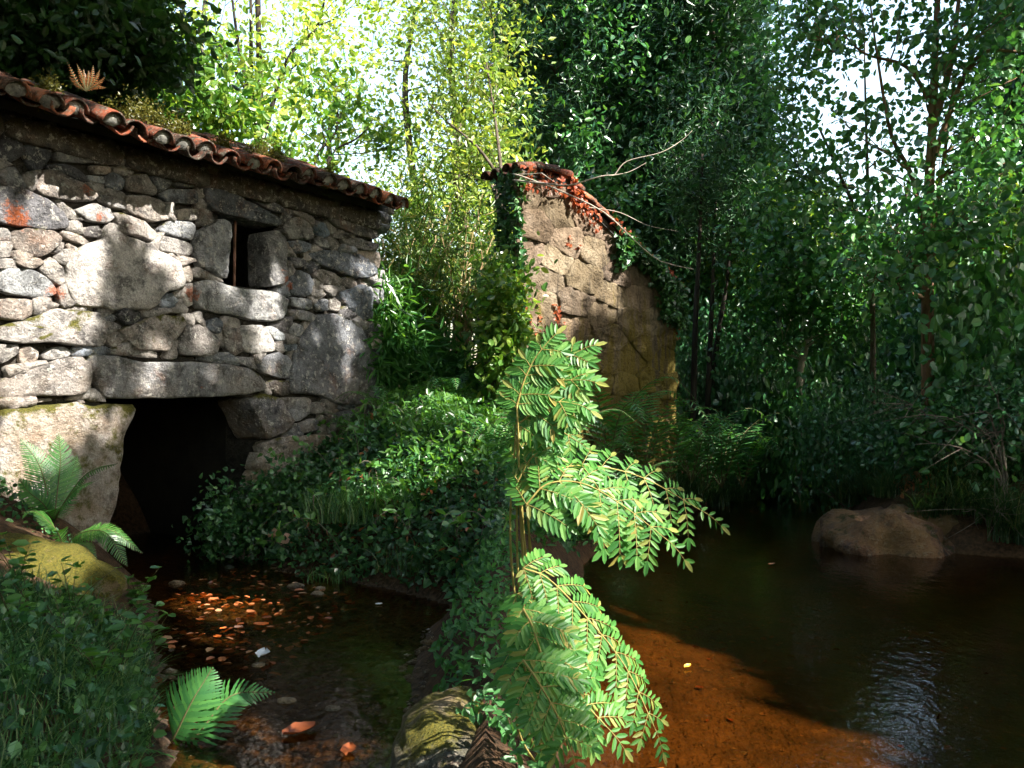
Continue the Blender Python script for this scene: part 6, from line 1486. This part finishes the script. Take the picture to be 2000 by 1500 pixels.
# bare twiggy shrub at the right edge
def bare_shrub(label, b, h, n, seed, lean=(-.5, 0)):
    g = np.random.default_rng(seed); t = thing('bare_shrub', label, 'shrub', b, 'bare twiggy shrubs on the right bank')
    for q in range(n):
        a = Acc(); l = np.array((g.normal(lean[0], .45), g.normal(lean[1], .3), 0)) * h; hh = h * g.uniform(.5, 1.05)
        p = bez(b, b + (l * .15) + (0, 0, hh * .9), b + l + (0, 0, hh * g.uniform(.5, 1)), 9) + g.normal(0, .012, (9, 3)); p[0] = b
        V, F = tube(p, np.linspace(.011, .003, 9), 5); a.add(V, F)
        for w in range(5):
            i = g.integers(3, 8); e = p[i] + np.array((g.normal(-.1, .25), g.normal(0, .2), g.normal(-.05, .2))); V, F = tube(bez(p[i], (p[i] + e) / 2 + g.normal(0, .05, 3), e, 5), np.linspace(.004, .0015, 5), 4); a.add(V, F)
        a.build('branch', M['twig_dark'], t)
bare_shrub('bare grey twigs bending down at the right edge', on(1965, 880, 8.6), 1.2, 9, 171)
bare_shrub('bare pale twigs in front of the tall alder', on(1840, 800, 9.4), 1.1, 6, 172)
bare_shrub('low bare twigs over the water right of the rock', on(1930, 960, 8.4), .4, 5, 173, (-.3, -.6))

# ------------------------------------------------------------------ ferns and tussocks on the banks
fp = [random_fern('bank_fern', 'x', 9, .75, .5, 'fern_dark', 181, 'ferns on the pool banks', .13, 22, .011), random_fern('bank_fern', 'x', 8, .85, .55, 'fern', 182, 'ferns on the pool banks', .15, 22, .012)]
fs = [(1190, 760, 10.0, 1, 1.5), (1250, 820, 10.4, 1, 1.4), (1350, 790, 11.5, 1, 1.5), (1410, 790, 12.0, 1, 1.6), (1300, 850, 11.0, 1, 1.4), (1380, 870, 11.8, 0, 1.4), (1450, 840, 12.6, 1, 1.4), (1150, 880, 9.0, 0, 1.0), (1550, 800, 13.5, 0, 1.1), (1600, 820, 13.8, 1, .9), (1220, 920, 9.4, 0, .9), (1080, 830, 8.8, 0, 1.2), (1500, 880, 13.0, 0, .8), (1130, 950, 7.9, 0, .8), (1060, 960, 7.2, 0, .9), (1700, 720, 12.8, 0, 1.0)]
fl = ['fern growing up the shed wall near its middle', 'dark fern below the shed corner', 'bright fern right of the shed corner', 'bright fern below the slender trunks', 'dark fern on the bank under the bright ferns, left', 'dark fern on the bank under the bright ferns, right', 'fern left of the pool head', 'dark fern at the foot of the shed, behind the big fern', 'fern left of the short pale trunk', 'fern right below the short pale trunk',
      'low dark fern above the pool edge', 'dark fern at the shed foot beside the foreground fern', 'low fern at the pool head', 'dim fern on the bank behind the foreground fern', 'dim fern behind the foreground fern stalks', 'fern under the slim alder']
fs += [(760, 900, 9.0, 1, .7), (880, 900, 9.4, 1, .8), (690, 860, 9.3, 0, .7), (960, 960, 7.8, 0, .8), (840, 980, 8.0, 0, .6)]
fl += ['fern in the ivy bank below the lush shrub', 'fern in the ivy bank below the crooked tree', 'small fern at the mill corner foot', 'fern at the right end of the ivy bank', 'small fern in the middle of the ivy bank']
us = set()
for k, (px, py, D, i, sc) in enumerate(fs):
    if i in us: o = copy_tree(fp[i])
    else: o = fp[i]; us.add(i)
    p = at(px, py, D); o.location = (p[0], p[1], max(gz(p[0], p[1]), p[2] - .45 * sc)); o.location.z = min(o.location.z, gz(p[0], p[1]) + .35); o.scale = (sc,) * 3; o.rotation_euler = (0, 0, ga.uniform(0, 6.28)); o['label'] = fl[k]

tp = tuft('grass_tussock', 'x', (0, 0, 0), 420, .55, .0045, 'grass_dark', 191, .13, .9, 'grass tussocks along the pool edge')
ts = [(1290, 960, 11.0, 1.0), (1340, 965, 11.6, 1.0), (1390, 960, 12.2, 1.0), (1440, 940, 12.8, .9), (1240, 985, 10.4, .9), (1180, 1010, 9.4, .9), (1130, 1060, 8.4, .7), (1550, 925, 14.2, .8), (1590, 920, 14.0, .7), (1680, 930, 10.6, 1.0), (1720, 930, 10.0, 1.0), (1740, 960, 9.4, .8), (1850, 950, 9.0, 1.0), (1900, 970, 8.6, 1.0), (1960, 970, 8.4, 1.0), (1820, 985, 8.8, .8), (2000, 960, 8.2, 1.0), (1930, 920, 9.0, 1.0), (1500, 930, 13.4, .7)]
tl = ['tussock on the left bank below the ferns, second from the shed', 'tussock on the left bank below the ferns, third from the shed', 'tussock on the left bank below the ferns, fourth from the shed', 'tussock nearest the pool head on the left bank', 'tussock on the left bank, nearest below the shed corner', 'tussock behind the arching foreground fern', 'small tussock at the pool edge under the foreground fern', 'tussock at the pool head, left of two', 'tussock at the pool head, right of two',
      'tussock left above the pool rock, farther one', 'tussock left above the pool rock, nearer one', 'small tussock right behind the pool rock', 'tussock right of the pool rock', 'overhanging tussock right of the pool rock', 'tussock on the right bank near the edge of view', 'small tussock touching the right end of the pool rock', 'tussock at the right edge of the view', 'tussock under the bare twigs', 'small tussock on the sandy pool head']
for k, (px, py, D, sc) in enumerate(ts):
    o = tp if k == 0 else copy_tree(tp); x = (px - CX) / FPX * D; o.location = (x, D, gz(x, D) - .02); o.scale = (sc,) * 3; o.rotation_euler = (0, 0, ga.uniform(0, 6.28)); o['label'] = tl[k]

# undergrowth leaf cover on both pool banks
def cover(name, label, poly, n, mat, L, W, hmax, seed, shape='oval', dmin=.03):
    g = np.random.default_rng(seed); P = scatter(poly, n, g, dmin); P[:, 2] += g.uniform(0, 1, n) * hmax * (1 + .7 * vnoise(P[:, 0], P[:, 1], 5, seed)); s = g.uniform(.6, 1.3, n)
    V, F = leaves(P, unit(g.normal(size=(n, 3)) + np.array((0, -.4, 0))), unit(g.normal(size=(n, 3)) * .6 + np.array((0, -.4, 1))), L * s, W * s, shape)
    o = obj(name, mesh_np(name, V, F), M[mat]); tag(o, label, 'undergrowth', kind='stuff')
cover('undergrowth', 'dark leafy undergrowth on the bank below the shed', [(0.15, 6.4), (0.62, 7.8), (1.0, 9.2), (1.73, 10.5), (2.6, 11.8), (3.35, 13.2), (4.2, 15), (2.5, 16), (1.8, 12), (0.2, 9.4), (-.2, 7.5)], 15000, 'fern_dark', .07, .03, .22, 201)
cover('undergrowth', 'dark leafy undergrowth on the right bank of the pool', [(4.5, 9.9), (5.0, 8.3), (7.5, 7.6), (10, 9), (13, 16), (6.0, 18), (5.8, 15.5), (5.3, 13.6), (4.7, 11.5)], 16000, 'shrub_leaf', .07, .045, .25, 202)
cover('undergrowth', 'low green leaves on the spit below the foreground fern', [(-0.3, 3.4), (-0.1, 3.0), (0.1, 2.4), (0.15, 4.5), (0.25, 6.0), (-0.3, 5.9), (-.4, 4.5)], 1800, 'fern_dark', .05, .022, .12, 203, dmin=.02)
cover('leaf_litter', 'brown fallen leaves on the bank above the pool rock', [(4.1, 9.2), (4.9, 8.8), (5.1, 9.8), (4.4, 10.4)], 900, 'dead_leaf', .07, .045, .02, 204)
cover('leaf_litter', 'brown fallen leaves in the clearing under the crooked tree', [(-1.0, 10.6), (0.0, 10.4), (0.0, 11.8), (-1.0, 12.0)], 700, 'dead_leaf', .08, .05, .02, 205)

rock('pool_rock', 'wide brown rock rising from the pool', (3.74, 8.75, -.10), (.66, .6, .48), 'pool_stone', 23, .1, (1.3, 1.0, .8), .45)
rock('bank_rock', 'smaller dark rock wedged between the pool rock and the bank', (4.3, 8.95, .05), (.42, .36, .34), 'pool_stone', 31, .3, (.9, .75, .6), .45)
yl = at(1337, 1307, EYE * FPX / (1307 - HY)); big_leaf('fallen_leaf', 'single yellow leaf floating on the brown pool', np.array((yl[0], yl[1], .008)), (.7, .5, .1), (0, -.2, 1), .05, .03, 'yellow_leaf')
yl = at(1500, 1105, EYE * FPX / (1105 - HY)); big_leaf('fallen_leaf', 'small rust leaf floating in the middle of the pool', np.array((yl[0], yl[1], .008)), (.9, .2, .1), (0, -.2, 1), .07, .03, 'dead_leaf')
